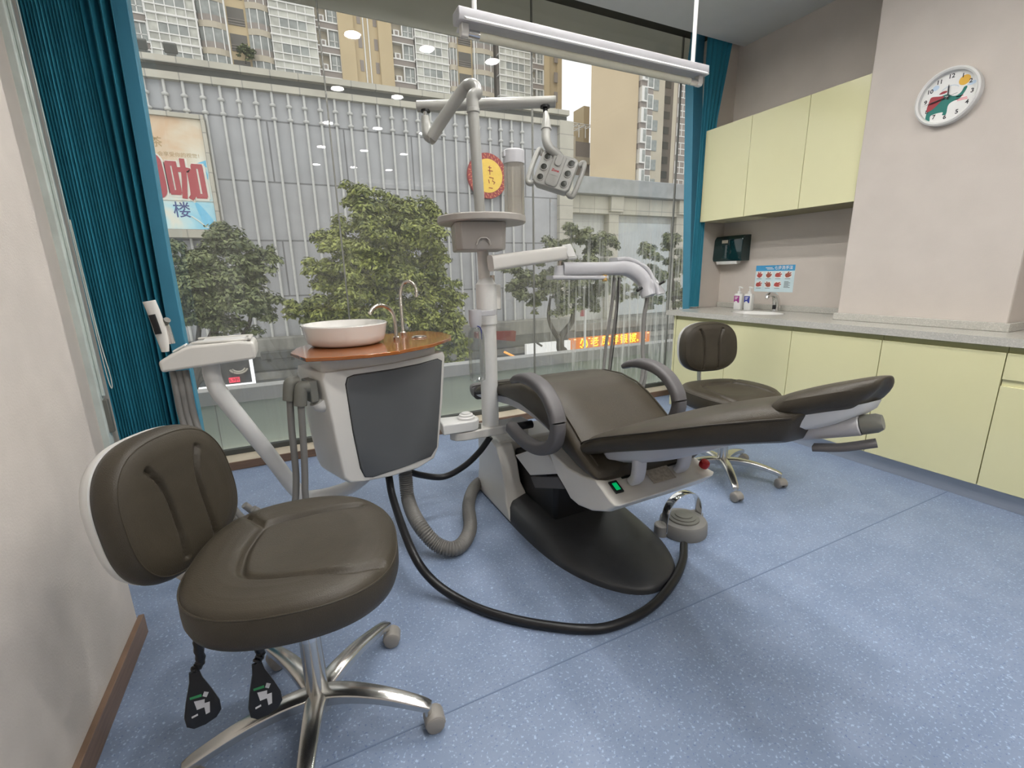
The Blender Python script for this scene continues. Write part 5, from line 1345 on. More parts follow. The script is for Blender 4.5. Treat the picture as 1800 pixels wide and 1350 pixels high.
DKBAND = mat('dark_cornice_soffit', (0.10, 0.10, 0.09), 0.8)
SHOPD = mat('dark_shop_front', (0.05, 0.05, 0.05), 0.3, var=0.2)
SHOPG = mat('grey_shop_wall', (0.24, 0.24, 0.22), 0.6)
t = thing('commercial_building', 'grey panelled commercial building with vertical pipes across the street', 'building', (4, YF, STREET))
xr = 12.2
MB().box((-16, YF, -1.0), (xr, YF + 8, 7.75)).build('wall', CLAD, t, smooth=False)
def ctop(x): return 7.56 + (x + 3.4) * 0.013     # the cornice rises slightly to the right
for nm, z0, z1, pr, mm in (('lower_cornice', 0.0, 0.22, 0.22, STONE), ('cornice_soffit', 0.22, 0.46, 0.03, DKBAND), ('upper_cornice', 0.46, 0.66, 0.26, STONE)):
    MB().extrude([(-16, YF - pr, ctop(-16) + z0), (xr + 0.5, YF - pr, ctop(xr + 0.5) + z0), (xr + 0.5, YF - pr, ctop(xr + 0.5) + z1), (-16, YF - pr, ctop(-16) + z1)], (0, 3.0, 0)).build(nm, mm, t, smooth=False)
MB().box((xr, YF - 0.25, -1.2), (xr + 0.75, YF + 2.5, 8.0)).build('corner_pilaster', STONE, t, bevel=0.02)
for i in range(33):
    x = -6.44 + 0.5235 * i
    if x > xr - 0.3: break
    zt = ctop(x) + 0.1
    over = BX0 - 0.1 < x < BX1 + 0.15
    m = MB().cyl((x, YF - 0.10, BZ1 + 0.14 if over else -0.98), (x, YF - 0.10, zt), 0.046, 10)
    if over: m.cyl((x, YF - 0.10, -0.98), (x, YF - 0.10, BZ0 - 0.28), 0.046, 10)
    for zc in (ctop(x) - 0.42, ctop(x) - 0.86):
        m.lathe([(0.046, -0.06), (0.095, -0.04), (0.11, 0.0), (0.095, 0.03), (0.046, 0.06)], (x, YF - 0.10, zc), 14, cap=False)
    m.build('facade_pipe', PIPE, t)
MB().box((-16, YF - 0.65, -1.65), (xr + 0.75, YF + 0.2, -0.98)).build('ledge', CONC, t, bevel=0.03)
MB().box((-16, YF - 0.2, STREET), (xr + 0.75, YF + 6, -1.65)).build('ground_floor_wall', SHOPG, t, smooth=False)
MB().box((-16, YF - 0.55, -2.55), (xr + 0.75, YF - 0.2, -2.25)).build('awning_beam', CONC, t, bevel=0.02)
# right-hand wing of lower height
t = thing('stone_wing', 'pale stone building wing with square piers right of the piped facade', 'building', (20, YF + 1, STREET))
MB().box((xr + 0.75, YF + 0.8, -1.4), (36, YF + 8, 5.0)).build('wall', STONE2, t, smooth=False)
MB().box((xr + 0.75, YF + 0.3, 4.1), (36, YF + 2.0, 4.95)).build('frieze', STONE, t, bevel=0.02)
MB().box((xr + 0.75, YF - 0.1, 4.95), (36, YF + 2.2, 5.75)).build('coping', mat('grey_metal_coping', (0.27, 0.28, 0.28), 0.5, var=0.15, scale=2), t, bevel=0.04)
for x in (15.9, 20.6, 25.2, 29.9):
    MB().box((x - 0.32, YF + 0.35, -1.4), (x + 0.32, YF + 1.0, 4.3)).box((x - 0.42, YF + 0.1, 4.2), (x + 0.42, YF + 0.9, 5.2)).build('pier', STONE, t, bevel=0.03)
    if x < 29: MB().box((x + 0.45, YF + 0.6, -1.2), (x + 4.2, YF + 0.82, 3.75)).build('panel', mat('blue_grey_stone', (0.43, 0.455, 0.46), 0.6, var=0.12, scale=0.8) if 'blue_grey_stone' not in MATS else MATS['blue_grey_stone'], t, bevel=0.03)
MB().box((xr + 0.75, YF - 0.55, -1.75), (36, YF + 0.9, -1.35)).build('ledge', CONC, t, bevel=0.03)
MB().box((xr + 0.75, YF - 0.1, STREET), (36, YF + 6, -1.75)).build('ground_floor_wall', SHOPG, t, smooth=False)
MB().box((xr + 0.75, YF - 0.55, -2.35), (36, YF - 0.1, -2.1)).build('awning_beam', CONC, t, bevel=0.02)
# flood lamps on the cornice
for i, (px_, lab) in enumerate((((-3.1963,19.5,8.1111), 'dark flood lamp on the cornice nearest the blue post'), ((-2.4075,19.5,8.1437), 'dark flood lamp on the cornice right of its twin'))):
    q = V(px_)
    t = thing('flood_lamp', lab, 'flood lamp', (q.x, 19.85, ctop(q.x) + 0.66), group='flood lamps on the cornice')
    MB().cbox((q.x, 19.85, ctop(q.x) + 0.92), (0.36, 0.22, 0.28), Matrix.Rotation(0.5, 3, 'X')).build('lamp_body', DKBAND, t, bevel=0.03)
    MB().box((q.x - 0.12, 19.82, ctop(q.x) + 0.66), (q.x + 0.12, 19.92, ctop(q.x) + 0.86)).build('bracket', DKBAND, t)

# billboard
def billboard_mat():
    m, n, l, p = nodemat('billboard_print')
    tc = n.new('ShaderNodeTexCoord')
    nz = n.new('ShaderNodeTexNoise'); nz.inputs['Scale'].default_value = 0.75; nz.inputs['Detail'].default_value = 5; nz.inputs['Distortion'].default_value = 0.8
    l.new(tc.outputs['Object'], nz.inputs['Vector'])
    sp = n.new('ShaderNodeSeparateXYZ'); l.new(tc.outputs['Object'], sp.inputs[0])
    g = n.new('ShaderNodeMapRange'); g.inputs['From Min'].default_value = -0.2; g.inputs['From Max'].default_value = 3.5; g.inputs['To Min'].default_value = -0.35; g.inputs['To Max'].default_value = 0.35
    l.new(sp.outputs['Z'], g.inputs['Value'])
    gx = n.new('ShaderNodeMath'); gx.operation = 'MULTIPLY_ADD'; gx.inputs[1].default_value = -0.10; gx.inputs[2].default_value = 0.0
    l.new(sp.outputs['X'], gx.inputs[0])
    a = n.new('ShaderNodeMath'); l.new(nz.outputs['Fac'], a.inputs[0]); l.new(g.outputs['Result'], a.inputs[1])
    a2 = n.new('ShaderNodeMath'); l.new(a.outputs[0], a2.inputs[0]); l.new(gx.outputs[0], a2.inputs[1])
    r = n.new('ShaderNodeValToRGB')
    e = r.color_ramp.elements
    e[0].position = 0.15; e[0].color = (0.14, 0.50, 0.72, 1)
    e[1].position = 0.95; e[1].color = (0.62, 0.44, 0.28, 1)
    q = e.new(0.33); q.color = (0.42, 0.68, 0.75, 1)
    q = e.new(0.48); q.color = (0.70, 0.70, 0.60, 1)
    q = e.new(0.70); q.color = (0.66, 0.60, 0.47, 1)
    l.new(a2.outputs[0], r.inputs['Fac']); l.new(r.outputs['Color'], p.inputs['Base Color'])
    p.inputs['Roughness'].default_value = 0.5
    return m
t = thing('billboard', 'tall faded billboard with big red characters on the grey facade', 'billboard', (BX1, 19.75, BZ0))
MB().box((BX0, 19.72, BZ0), (BX1, 19.98, BZ1)).build('face', billboard_mat(), t, smooth=False)
MB().box((BX0, 19.62, BZ1), (BX1 + 0.1, 19.95, BZ1 + 0.14)).box((BX1, 19.62, BZ0 - 0.25), (BX1 + 0.12, 19.95, BZ1)).box((BX0, 19.55, BZ0 - 0.28), (BX1 + 0.1, 19.95, BZ0)).build('frame', STONE, t, bevel=0.01)
BR = mat('faded_red_print', (0.38, 0.06, 0.07), 0.5); BO = mat('white_outline_print', (0.72, 0.70, 0.62), 0.5); BN = mat('navy_print', (0.06, 0.08, 0.22), 0.5); BG = mat('tan_print', (0.40, 0.28, 0.13), 0.5); BSB = mat('sky_blue_print', (0.16, 0.50, 0.72), 0.5)
bf = lambda o: (lambda a, b: (a, 19.72 - o, b))
def ribbon(m, pts, w, o, n=6):
    q = cr([(x, z, 0) for x, z in pts], n) if len(pts) > 2 else [V((x, z, 0)) for x, z in pts]
    L, R = [], []
    for i, p in enumerate(q):
        d = (q[min(i + 1, len(q) - 1)] - q[max(i - 1, 0)]).normalized(); nn = V((-d.y, d.x, 0)) * w / 2
        ex = d * (-w * 0.35 if i == 0 else (w * 0.35 if i == len(q) - 1 else 0))
        L.append(bf(o)((p + nn + ex).x, (p + nn + ex).y)); R.append(bf(o)((p - nn + ex).x, (p - nn + ex).y))
    k_ = len(L); m.add(L + R, [(i, i + 1, k_ + i + 1, k_ + i) for i in range(k_ - 1)])
# the two heavy red characters, drawn with thick round-ended strokes
net = [[(-0.52, -0.55), (-0.52, 0.30), (-0.46, 0.50), (-0.20, 0.54), (0.28, 0.54), (0.42, 0.46), (0.46, 0.25), (0.48, -0.35), (0.42, -0.55), (0.25, -0.60)], [(-0.30, 0.32), (-0.18, 0.0), (-0.06, -0.36)], [(-0.06, 0.32), (-0.18, 0.0), (-0.34, -0.36)], [(0.08, 0.32), (0.17, 0.0), (0.28, -0.36)], [(0.28, 0.32), (0.18, 0.0), (0.04, -0.36)]]
cafe = [[(-0.52, 0.42), (-0.50, -0.36)], [(-0.52, 0.44), (-0.28, 0.44)], [(-0.30, 0.42), (-0.28, -0.36)], [(-0.50, -0.38), (-0.28, -0.38)], [(-0.16, 0.28), (0.10, 0.28), (0.17, 0.20), (0.17, -0.40), (0.10, -0.52)], [(-0.02, 0.55), (-0.03, 0.1), (-0.12, -0.50)], [(0.32, 0.38), (0.33, -0.44)], [(0.32, 0.40), (0.56, 0.40)], [(0.55, 0.38), (0.57, -0.44)], [(0.33, -0.46), (0.57, -0.46)]]
for strokes, cx, cz, sx, sz, w in ((net, -3.72, 4.62, 0.98, 1.08, 0.17), (cafe, -2.60, 4.52, 0.86, 1.10, 0.15)):
    for oo, dw, dx, mm, nm in ((0.004, 0.09, 0.02, BO, 'character_outline'), (0.009, 0.0, 0.0, BR, 'red_character')):
        m_ = MB()
        for i_, st_ in enumerate(strokes): ribbon(m_, [(cx + x * sx + dx, cz + z * sz - dx) for x, z in st_], w + dw, oo + (0.002 if dw else 0.012) + 0.001 * i_)
        m_.build(nm, mm, t)
lettering(MB(), '楼', bf(0.004), 0.54, (-2.86, 3.52), sx=0.95, bold=0.004).build('navy_character', BN, t)
lettering(MB(), '二', bf(0.004), 0.54, (-3.80, 3.52), sx=0.95, bold=0.004).build('navy_character', BN, t)
lettering(MB(), '奶 茶', bf(0.004), 0.34, (-3.45, 5.62), sx=1.0, bold=0.003).build('tan_character', BG, t)
lettering(MB(), '单品买下去，会享受你的视觉！', bf(0.004), 0.15, (-3.10, 5.28), sx=1.05).build('small_print', BG, t)
k = MB()
ss = cr([(-2.45, 3.78, 0), (-2.30, 3.72, 0), (-2.05, 3.34, 0), (-1.98, 3.16, 0), (-2.10, 3.03, 0), (-2.26, 3.08, 0), (-2.36, 3.34, 0)], 5, closed=True)
k.add([bf(0.004)(p.x, p.y) for p in ss], [tuple(range(len(ss)))]); k.build('blue_ribbon_print', BSB, t)
k = MB().tube([bf(0.006)(x, z) for x, z in ((-2.62, 3.36), (-2.42, 3.20), (-2.22, 3.0), (-2.05, 2.99), (-1.95, 3.12), (-1.97, 3.25))], 0.02, 6); k.build('white_ribbon_print', BO, t)
k = MB(); k.add([bf(0.004)(x, z) for x, z in ((-2.30, 5.02), (-1.93, 5.18), (-1.93, 4.95), (-2.05, 4.98), (-1.93, 4.72), (-1.95, 4.55))], [(0, 1, 2, 3, 4, 5)]); k.build('blue_wing_print', BSB, t)
k = MB()
k.box((BX0, 19.705, 3.84), (BX1, 19.718, 3.86)); k.build('sheet_seam', STONE, t)

# round yellow and red shop sign
rs = (8.5112,19.7,5.3696)
t = thing('round_sign', 'round yellow sign with a red patterned rim on the grey facade', 'sign', (rs[0], 19.8, rs[2] - 0.9))
MXZ = Matrix(((1, 0, 0), (0, 0, -1), (0, 1, 0)))
SIGNR = mat('sign_red', (0.30, 0.035, 0.035), 0.5); SIGNY = mat('sign_yellow', (0.82, 0.55, 0.09), 0.5); SIGNO = mat('sign_orange_lines', (0.75, 0.30, 0.12), 0.5)
RS = 0.93
MB().lathe([(0, 0), (RS, 0), (RS, 0.12), (RS * 0.98, 0.14), (0, 0.14)], (rs[0], 19.86, rs[2]), 56, MXZ, cap=False).build('disc', SIGNR, t)
MB().lathe([(0, 0.14), (RS * 0.74, 0.14), (RS * 0.74, 0.155), (0, 0.155)], (rs[0], 19.86, rs[2]), 48, MXZ, cap=False).build('centre', SIGNY, t)
k = MB()
for j in range(26):
    a = 2 * math.pi * j / 26
    for da, dr in ((0.0, 0.06), (0.09, -0.05)):
        cxx, czz = rs[0] + RS * (0.87 + dr) * math.cos(a + da), rs[2] + RS * (0.87 + dr) * math.sin(a + da)
        c_, s_ = math.cos(a + 0.7 * (j % 2)), math.sin(a + 0.7 * (j % 2))
        k.add([(cxx + (x * c_ - y * s_), 19.715, czz + (x * s_ + y * c_)) for x, y in ((-0.055, -0.012), (0.055, -0.012), (0.055, 0.012), (-0.055, 0.012))], [(0, 1, 2, 3)])
k.build('rim_pattern', SIGNO, t)
k = MB()
for pts in ([(0.02, 0.35), (0.16, 0.33)], [(0.0, 0.22), (0.22, 0.2)], [(0.08, 0.4), (0.09, 0.05)], [(0.05, -0.05), (0.25, -0.08), (0.2, -0.2), (0.32, -0.25), (0.25, -0.33)], [(0.02, -0.15), (0.05, -0.3)], [(0.02, -0.48), (0.2, -0.5)]):
    k.tube([(rs[0] + x, 19.70, rs[2] + z) for x, z in pts], 0.017, 6)
k.build('red_strokes', SIGNR, t)

# ------------------------------------------------------------------ street level signs
t = thing('dark_shopfront', 'dark shop window with white lit edges and small red display', 'shop front', (-3, 19.2, STREET))
sf0, sf1 = (-3.5926,19.2,-2.6592), (-1.4856,19.2,-1.1264)
WL = mat('white_light_strip', (0.9, 0.9, 0.9), 0.5, emit=(0.95, 0.97, 1.0), estr=1.1)
zbt = (-2.353,19.2,-2.523)[2]
MB().box((sf0[0] - 3, 19.2, zbt), (sf1[0] - 0.05, 19.4, sf1[2] + 0.25)).build('dark_glazing', SHOPD, t, smooth=False)
MB().box((sf1[0] - 0.06, 19.12, zbt), (sf1[0] + 0.04, 19.3, sf1[2] + 0.25)).box((sf0[0] - 3, 19.12, zbt - 0.10), (sf1[0] + 0.04, 19.3, zbt)).build('light_edge', WL, t)
c = (-2.1051,19.1,-2.3617)
MB().box((c[0] - 0.17, 19.1, c[2] - 0.09), (c[0] + 0.17, 19.16, c[2] + 0.09)).build('red_display', mat('red_led_display', (0.6, 0.05, 0.08), 0.4, emit=(1.0, 0.08, 0.14), estr=0.8), t)
lettering(MB(), '5.9折', lambda a, b: (a, 19.09, b), 0.15, (c[0], c[2]), bold=0.002).build('display_text', SIGNR, t)
k = MB()
cc = (-1.9177,19.15,-1.9022)
for r0, h in ((0.30, 0.0), (0.22, 0.03)):
    k.tube([(cc[0] + r0 * math.cos(a), 19.15, cc[2] + r0 * 0.8 * math.sin(a)) for a in [R_(200 + 14 * j) for j in range(11)]], 0.035, 6)
k.build('window_emblem', STONE, t)
t = thing('shutter_box', 'dark shutter box above the grey shop wall left of the bowl', 'shutter', (0.2, 19.1, -2.0))
q0, q1 = (-1.1463,19,-1.5528), (0.2402,19,-1.5113)
MB().box((q0[0], 19.0, q0[2] - 0.16), (q1[0] + 0.8, 19.3, q0[2] + 0.12)).build('box', DKBAND, t, bevel=0.02)
for xx in (0.2, 1.0): MB().box((q0[0] + xx, 19.05, q0[2] - 0.26), (q0[0] + xx + 0.12, 19.2, q0[2] - 0.15)).build('bracket', DKBAND, t)
# white lit shop sign
w0, w1 = (9.9218,19,-2.6261), (12.3844,19,-2.1204)
t = thing('white_shop_sign', 'white lit shop sign board below the forked tree', 'sign', ((w0[0] + w1[0]) / 2, 19, -3))
MB().box((w0[0], 19.0, w0[2] - 0.5), (w1[0], 19.2, w1[2] + 0.05)).build('board', mat('lit_white_board', (0.8, 0.8, 0.78), 0.5, emit=(1, 1, 0.97), estr=0.32), t, smooth=False)
lettering(MB(), '鲜 花 店', lambda a, b: (a, 18.99, b), 0.42, (w0[0] + 0.9, w0[2] - 0.18), bold=0.01).build('red_characters', mat('lit_red_letters', (0.7, 0.05, 0.1), 0.4, emit=(1, 0.1, 0.2), estr=0.4), t)
for xx in (0.5, 1.6):
    MB().cyl((w0[0] + xx, 18.9, w1[2] + 0.1), (w0[0] + xx + 0.1, 18.6, w1[2] - 0.02), 0.05, 8).build('spot_lamp', DKBAND, t)
# orange jeweller's sign
o0, o1 = (12.3879,19,-2.4629), (17.4962,19,-1.983)
ozt, ozb = (14.8972,19,-2.0011)[2] , (14.916,19,-2.5085)[2] - 0.5
t = thing('orange_shop_sign', 'glowing orange shop sign with yellow characters at the street', 'sign', ((o0[0] + o1[0]) / 2, 19, ozb))
def orange_board():
    m, n, l, p = nodemat('lit_orange_board')
    p.inputs['Base Color'].default_value = (0.6, 0.17, 0.02, 1)
    p.inputs['Emission Color'].default_value = (1.0, 0.26, 0.02, 1)
    p.inputs['Emission Strength'].default_value = 0.30
    return m
MB().box((o0[0], 19.0, ozb), (o1[0], 19.2, ozt)).build('board', orange_board(), t, smooth=False)
YL = mat('lit_yellow_letters', (0.9, 0.7, 0.05), 0.4, emit=(1.0, 0.72, 0.02), estr=1.3)
LB = mat('lit_warm_bulb', (1, 0.8, 0.4), 0.4, emit=(1.0, 0.62, 0.18), estr=1.6)
ow = o1[0] - o0[0]
zl = (ozt + ozb) / 2 + 0.22
for s, u in (('老', 0.28), ('凤', 0.41), ('祥', 0.53), ('银', 0.645), ('楼', 0.76)):
    lettering(MB(), s, lambda a, b: (a, 18.97, b), 0.52, (o0[0] + ow * u, zl), bold=0.008).build('yellow_character', YL, t)
k = MB()
for pts in ([(-0.2, 0.0), (-0.1, 0.2), (0.02, 0.1), (-0.05, -0.12), (0.1, -0.15)], [(0.06, 0.24), (0.16, 0.1), (0.22, -0.1), (0.14, -0.2)], [(-0.22, -0.14), (-0.1, -0.2)]):
    k.tube([(o0[0] + ow * 0.15 + x, 18.97, zl + z) for x, z in pts], 0.035, 6)
k.build('phoenix_emblem', YL, t)
lettering(MB(), '。二', lambda a, b: (a, 18.97, b), 0.3, (o0[0] + ow * 0.875, zl - 0.05), bold=0.012).build('yellow_character', YL, t)
for j in range(12):
    MB().lathe([(0, -0.03), (0.05, -0.02), (0.05, 0.02), (0, 0.03)], (o0[0] + ow * (j + 0.5) / 12, 18.93, ozt - 0.05), 10, cap=False).build('bulb', LB, t)
# flag pole
f0, f1 = (11.401,16.5,-1.6369), (11.4958,16.5,-0.3872)
t = thing('flag_pole', 'white pole with small red flag in front of the forked tree', 'pole', (f0[0], 16.5, STREET))
MB().cyl((f1[0], 16.5, STREET), (f1[0], 16.5, f1[2]), 0.05, 10).build('pole', PAPER, t)
MB().box((f1[0] - 0.26, 16.49, f1[2] - 0.26), (f1[0] - 0.04, 16.51, f1[2] + 0.04)).build('flag', CAPE, t)
# red canopy and orange strip at the shop behind the column
r0, r1 = (8.5287,19,-1.488), (9.9024,19,-1.9157)
t = thing('red_canopy', 'dull red shop canopy just right of the white column', 'awning', (r0[0], 18.8, -3))
MB().extrude([(r0[0] - 1.2, 18.8, r0[2] - 0.05), (r0[0] + 0.7, 18.8, r0[2] - 0.35), (r0[0] + 0.75, 18.8, r0[2] + 0.12), (r0[0] - 1.2, 18.8, r0[2] + 0.2)], (0, 0.3, 0)).build('fabric', mat('dull_red_fabric', (0.20, 0.05, 0.04), 0.8), t)
MB().tube([(r0[0] + 0.1, 18.75, r0[2] - 0.78), (r0[0] + 0.75, 18.75, r0[2] - 1.12)], 0.05, 8).build('lit_strip', mat('orange_light_strip', (0.9, 0.4, 0.1), 0.5, emit=(1, 0.4, 0.1), estr=0.8), t)

# ------------------------------------------------------------------ apartment tower behind
YT = 75.0
TB = mat('tower_beige', (0.50, 0.40, 0.245), 0.9, var=0.05, scale=0.3)
TB2 = mat('tower_cream', (0.47, 0.42, 0.33), 0.9, var=0.06, scale=0.3)
TBR = mat('tower_brown', (0.28, 0.245, 0.22), 0.9, var=0.06, scale=0.3)
TW = mat('tower_white_frame', (0.72, 0.71, 0.68), 0.6)
TG = mat('tower_window_glass', (0.27, 0.285, 0.27), 0.35, var=0.30, scale=0.9)
TG2 = mat('tower_glazing_light', (0.46, 0.46, 0.41), 0.4, var=0.28, scale=0.8)
TD = mat('tower_dark_recess', (0.13, 0.12, 0.105), 0.8, var=0.2, scale=0.6)
FH = 2.92
def grid_window(x0, x1, z0, z1, y, nx, nz, fw=0.10):
    """one window: frame grid (slot 0) and glass (slot 1)"""
    m = MB()
    m.m(1).box((x0, y + 0.06, z0), (x1, y + 0.10, z1)).m(0)
    for i in range(nx + 1):
        x = x0 + (x1 - x0) * i / nx; m.box((x - fw / 2, y, z0 - fw / 2), (x + fw / 2, y + 0.08, z1 + fw / 2))
    for j in range(nz + 1):
        z = z0 + (z1 - z0) * j / nz; m.box((x0 - fw / 2, y, z - fw / 2), (x1 + fw / 2, y + 0.08, z + fw / 2))
    return m
def stack(t, nm, mb, mats, z0, floors):
    """the same window on every floor of one column, each an object of its own"""
    o = mb.build(nm, mats, t, smooth=False)
    for k in range(1, floors):
        c = o.copy(); COL.objects.link(c); c.location = (0, 0, FH * k)
    return o
t = thing('apartment_tower', 'beige apartment tower with stacked glazed balconies above the grey facade', 'building', (15, YT, STREET))
cols = [((-14.4321,75,29.2905)[0], (-11.0041,75,29.8887)[0], 'frame'), ((-11.0041,75,29.8887)[0], (-5.7181,75,30.8111)[0], 'glaze'), ((-5.7181,75,30.8111)[0], (-2.7363,75,31.3314)[0], 'bay'), ((-2.7363,75,31.3314)[0], (-0.3549,75,31.7469)[0], 'open'), ((-0.3549,75,31.7469)[0], (2.2374,75,32.1993)[0], 'bay'), ((2.2374,75,32.1993)[0], (7.838,75,33.1766)[0], 'glaze'), ((7.838,75,33.1766)[0], (10.7912,75,33.6919)[0], 'frame'), ((10.6828,75,32.6524)[0], (17.9201,75,33.8705)[0], 'plain'), ((17.8302,75,32.7824)[0], (21.1882,75,33.3267)[0], 'frame'), ((21.1882,75,33.3267)[0], (26.2967,75,34.1547)[0], 'glaze'), ((26.2967,75,34.1547)[0], (27.8508,75,34.4066)[0], 'bay'), ((27.8307,75,34.023)[0], (30.3575,75,34.4273)[0], 'open'), ((30.3575,75,34.4273)[0], (33.8375,75,34.9841)[0], 'bay'), ((34.6161,75,34.7131)[0], (40.3534,75,35.6191)[0], 'glaze'), ((40.3417,75,34.799)[0], (43.0237,75,35.2112)[0], 'frame'), ((43.0237,75,35.2112)[0], (46.3411,75,35.7212)[0], 'plain')]
TZ0, TZ1 = 14.0, 46.0
NF = 9
for i, (x0, x1, kind) in enumerate(cols):
    zb_ = 17.3 + (0.5 if kind == 'glaze' else 0.0)
    if kind == 'plain':
        MB().box((x0, YT, TZ0), (x1, YT + 10, TZ1)).box((x0, YT - 0.5, TZ0), (x0 + (x1 - x0) * 0.28, YT + 1, TZ1)).box((x1 - (x1 - x0) * 0.26, YT - 0.5, TZ0), (x1, YT + 1, TZ1)).build('wall', TB, t, smooth=False)
        if x1 - x0 > 5:
            for u in (0.36, 0.66): stack(t, 'narrow_window', MB().box((x0 + (x1 - x0) * u, YT - 0.05, zb_ + 0.6), (x0 + (x1 - x0) * (u + 0.07), YT + 0.1, zb_ + 2.0)), TBR, 0, NF)
            for u in (0.47, 0.56): MB().cyl((x0 + (x1 - x0) * u, YT - 0.12, TZ0), (x0 + (x1 - x0) * u, YT - 0.12, TZ1), 0.09, 8).build('down_pipe', TW, t)
        else:
            stack(t, 'narrow_window', MB().box((x0 + (x1 - x0) * 0.55, YT - 0.55, zb_ + 0.5), (x0 + (x1 - x0) * 0.75, YT - 0.4, zb_ + 2.0)), TBR, 0, NF)
    elif kind == 'open':
        MB().box((x0, YT, TZ0), (x1, YT + 8, TZ1)).build('wall', TB, t, smooth=False)
        m = MB(); m.m(0).box((x0 + 0.25, YT - 0.05, zb_ + 0.55), (x1 - 0.25, YT + 0.1, zb_ + 2.5))
        m.m(1)
        for j in range(3): m.box((x0 + 0.25, YT - 0.12, zb_ + 0.6 + 0.3 * j), (x1 - 0.25, YT - 0.06, zb_ + 0.66 + 0.3 * j))
        stack(t, 'open_balcony', m, [TD, TBR], 0, NF)
    elif kind == 'frame':
        MB().box((x0, YT + 0.6, TZ0), (x1, YT + 8, TZ1)).build('wall', TB2, t, smooth=False)
        m = MB(); w = x1 - x0
        m.m(0).box((x0, YT - 0.2, zb_ - 0.1), (x1, YT + 0.7, zb_ + 0.06)).box((x0, YT - 0.2, zb_ + 2.0), (x1, YT + 0.7, zb_ + 2.12)).box((x0 + w * 0.5 - 0.08, YT - 0.2, zb_), (x0 + w * 0.5 + 0.08, YT + 0.2, zb_ + 2.0)).box((x1 - 0.14, YT - 0.2, zb_), (x1, YT + 0.4, zb_ + 2.0))
        m.m(2).box((x0, YT - 0.1, zb_ + 2.12), (x1, YT + 0.7, zb_ + FH - 0.1))
        m.m(1).box((x0 + w * 0.56, YT + 0.05, zb_ + 0.1), (x1 - 0.2, YT + 0.3, zb_ + 1.95))
        m.m(0).box((x0 + w * 0.76, YT, zb_ + 0.1), (x0 + w * 0.79, YT + 0.3, zb_ + 1.95)).box((x0 + w * 0.56, YT, zb_ + 0.75), (x1 - 0.2, YT + 0.3, zb_ + 0.82))
        m.m(0).box((x0 + w * 0.14, YT + 0.1, zb_ + 0.1), (x0 + w * 0.40, YT + 0.6, zb_ + 0.85))
        m.m(2).box((x0 + w * 0.22, YT + 0.05, zb_ + 0.25), (x0 + w * 0.34, YT + 0.12, zb_ + 0.7))
        stack(t, 'framed_window', m, [TW, TG, TBR], 0, NF)
    elif kind == 'bay':
        MB().box((x0, YT + 0.3, TZ0), (x1, YT + 8, TZ1)).build('wall', TB2, t, smooth=False)
        w = x1 - x0
        def arc(r): return [(x0 + w * k / 6, YT - 0.7 * math.sin(math.pi * (0.12 + 0.76 * k / 6)) * r) for k in range(7)]
        m = MB()
        m.m(2).loft([[(x, y, z) for x, y in arc(1.0)] + [(x1, YT + 0.5, z), (x0, YT + 0.5, z)] for z in (zb_ - 0.35, zb_ + 0.35)])
        m.m(1).loft([[(x, y, z) for x, y in arc(0.85)] + [(x1, YT + 0.5, z), (x0, YT + 0.5, z)] for z in (zb_ + 0.35, zb_ + FH - 0.35)])
        m.m(0)
        for x, y in arc(0.9)[1:-1:2]: m.box((x - 0.05, y - 0.05, zb_ + 0.35), (x + 0.05, y + 0.05, zb_ + FH - 0.35))
        q = arc(0.92)
        m.m(3).loft([[(x, y, z) for x, y in q] + [(x1, YT + 0.5, z), (x0, YT + 0.5, z)] for z in (zb_ + 0.36, zb_ + 1.05)])
        stack(t, 'bay_window', m, [TW, TG, TB2, TBR], 0, NF)
    else:
        MB().box((x0, YT + 0.3, TZ0), (x1, YT + 8, TZ1)).build('wall', TBR, t, smooth=False)
        n_ = 5 if x1 - x0 > 4.6 else 4
        m = MB()
        m.m(1).box((x0 + 0.1, YT - 0.55, zb_ - 0.3), (x1 - 0.1, YT - 0.3, zb_ + FH - 0.42))
        m.m(0)
        for k in range(n_ + 1): xx = x0 + 0.1 + (x1 - x0 - 0.2) * k / n_; m.box((xx - 0.05, YT - 0.65, zb_ - 0.3), (xx + 0.05, YT - 0.5, zb_ + FH - 0.42))
        for z in (-0.3, 0.55, 1.7, FH - 0.42): m.box((x0, YT - 0.68, zb_ + z - 0.06), (x1, YT - 0.5, zb_ + z + 0.06))
        m.m(2).box((x0 + 0.1 + (x1 - x0) * 0.2, YT - 0.57, zb_ + 0.62), (x1 - (x1 - x0) * 0.22, YT - 0.5, zb_ + 1.64))
        m.m(0).box((x0 - 0.03, YT - 0.75, zb_ + FH - 0.44), (x1 + 0.03, YT + 0.4, zb_ + FH - 0.28))
        stack(t, 'glazed_balcony', m, [TW, TG2, TG], 0, NF)
for x in ((-5.8398,75,30.7898)[0], (-2.6729,75,31.3425)[0], (30.3575,75,34.4273)[0]):
    MB().cyl((x, YT - 0.9, TZ0), (x, YT - 0.9, TZ1), 0.10, 8).build('down_pipe', TW, t)
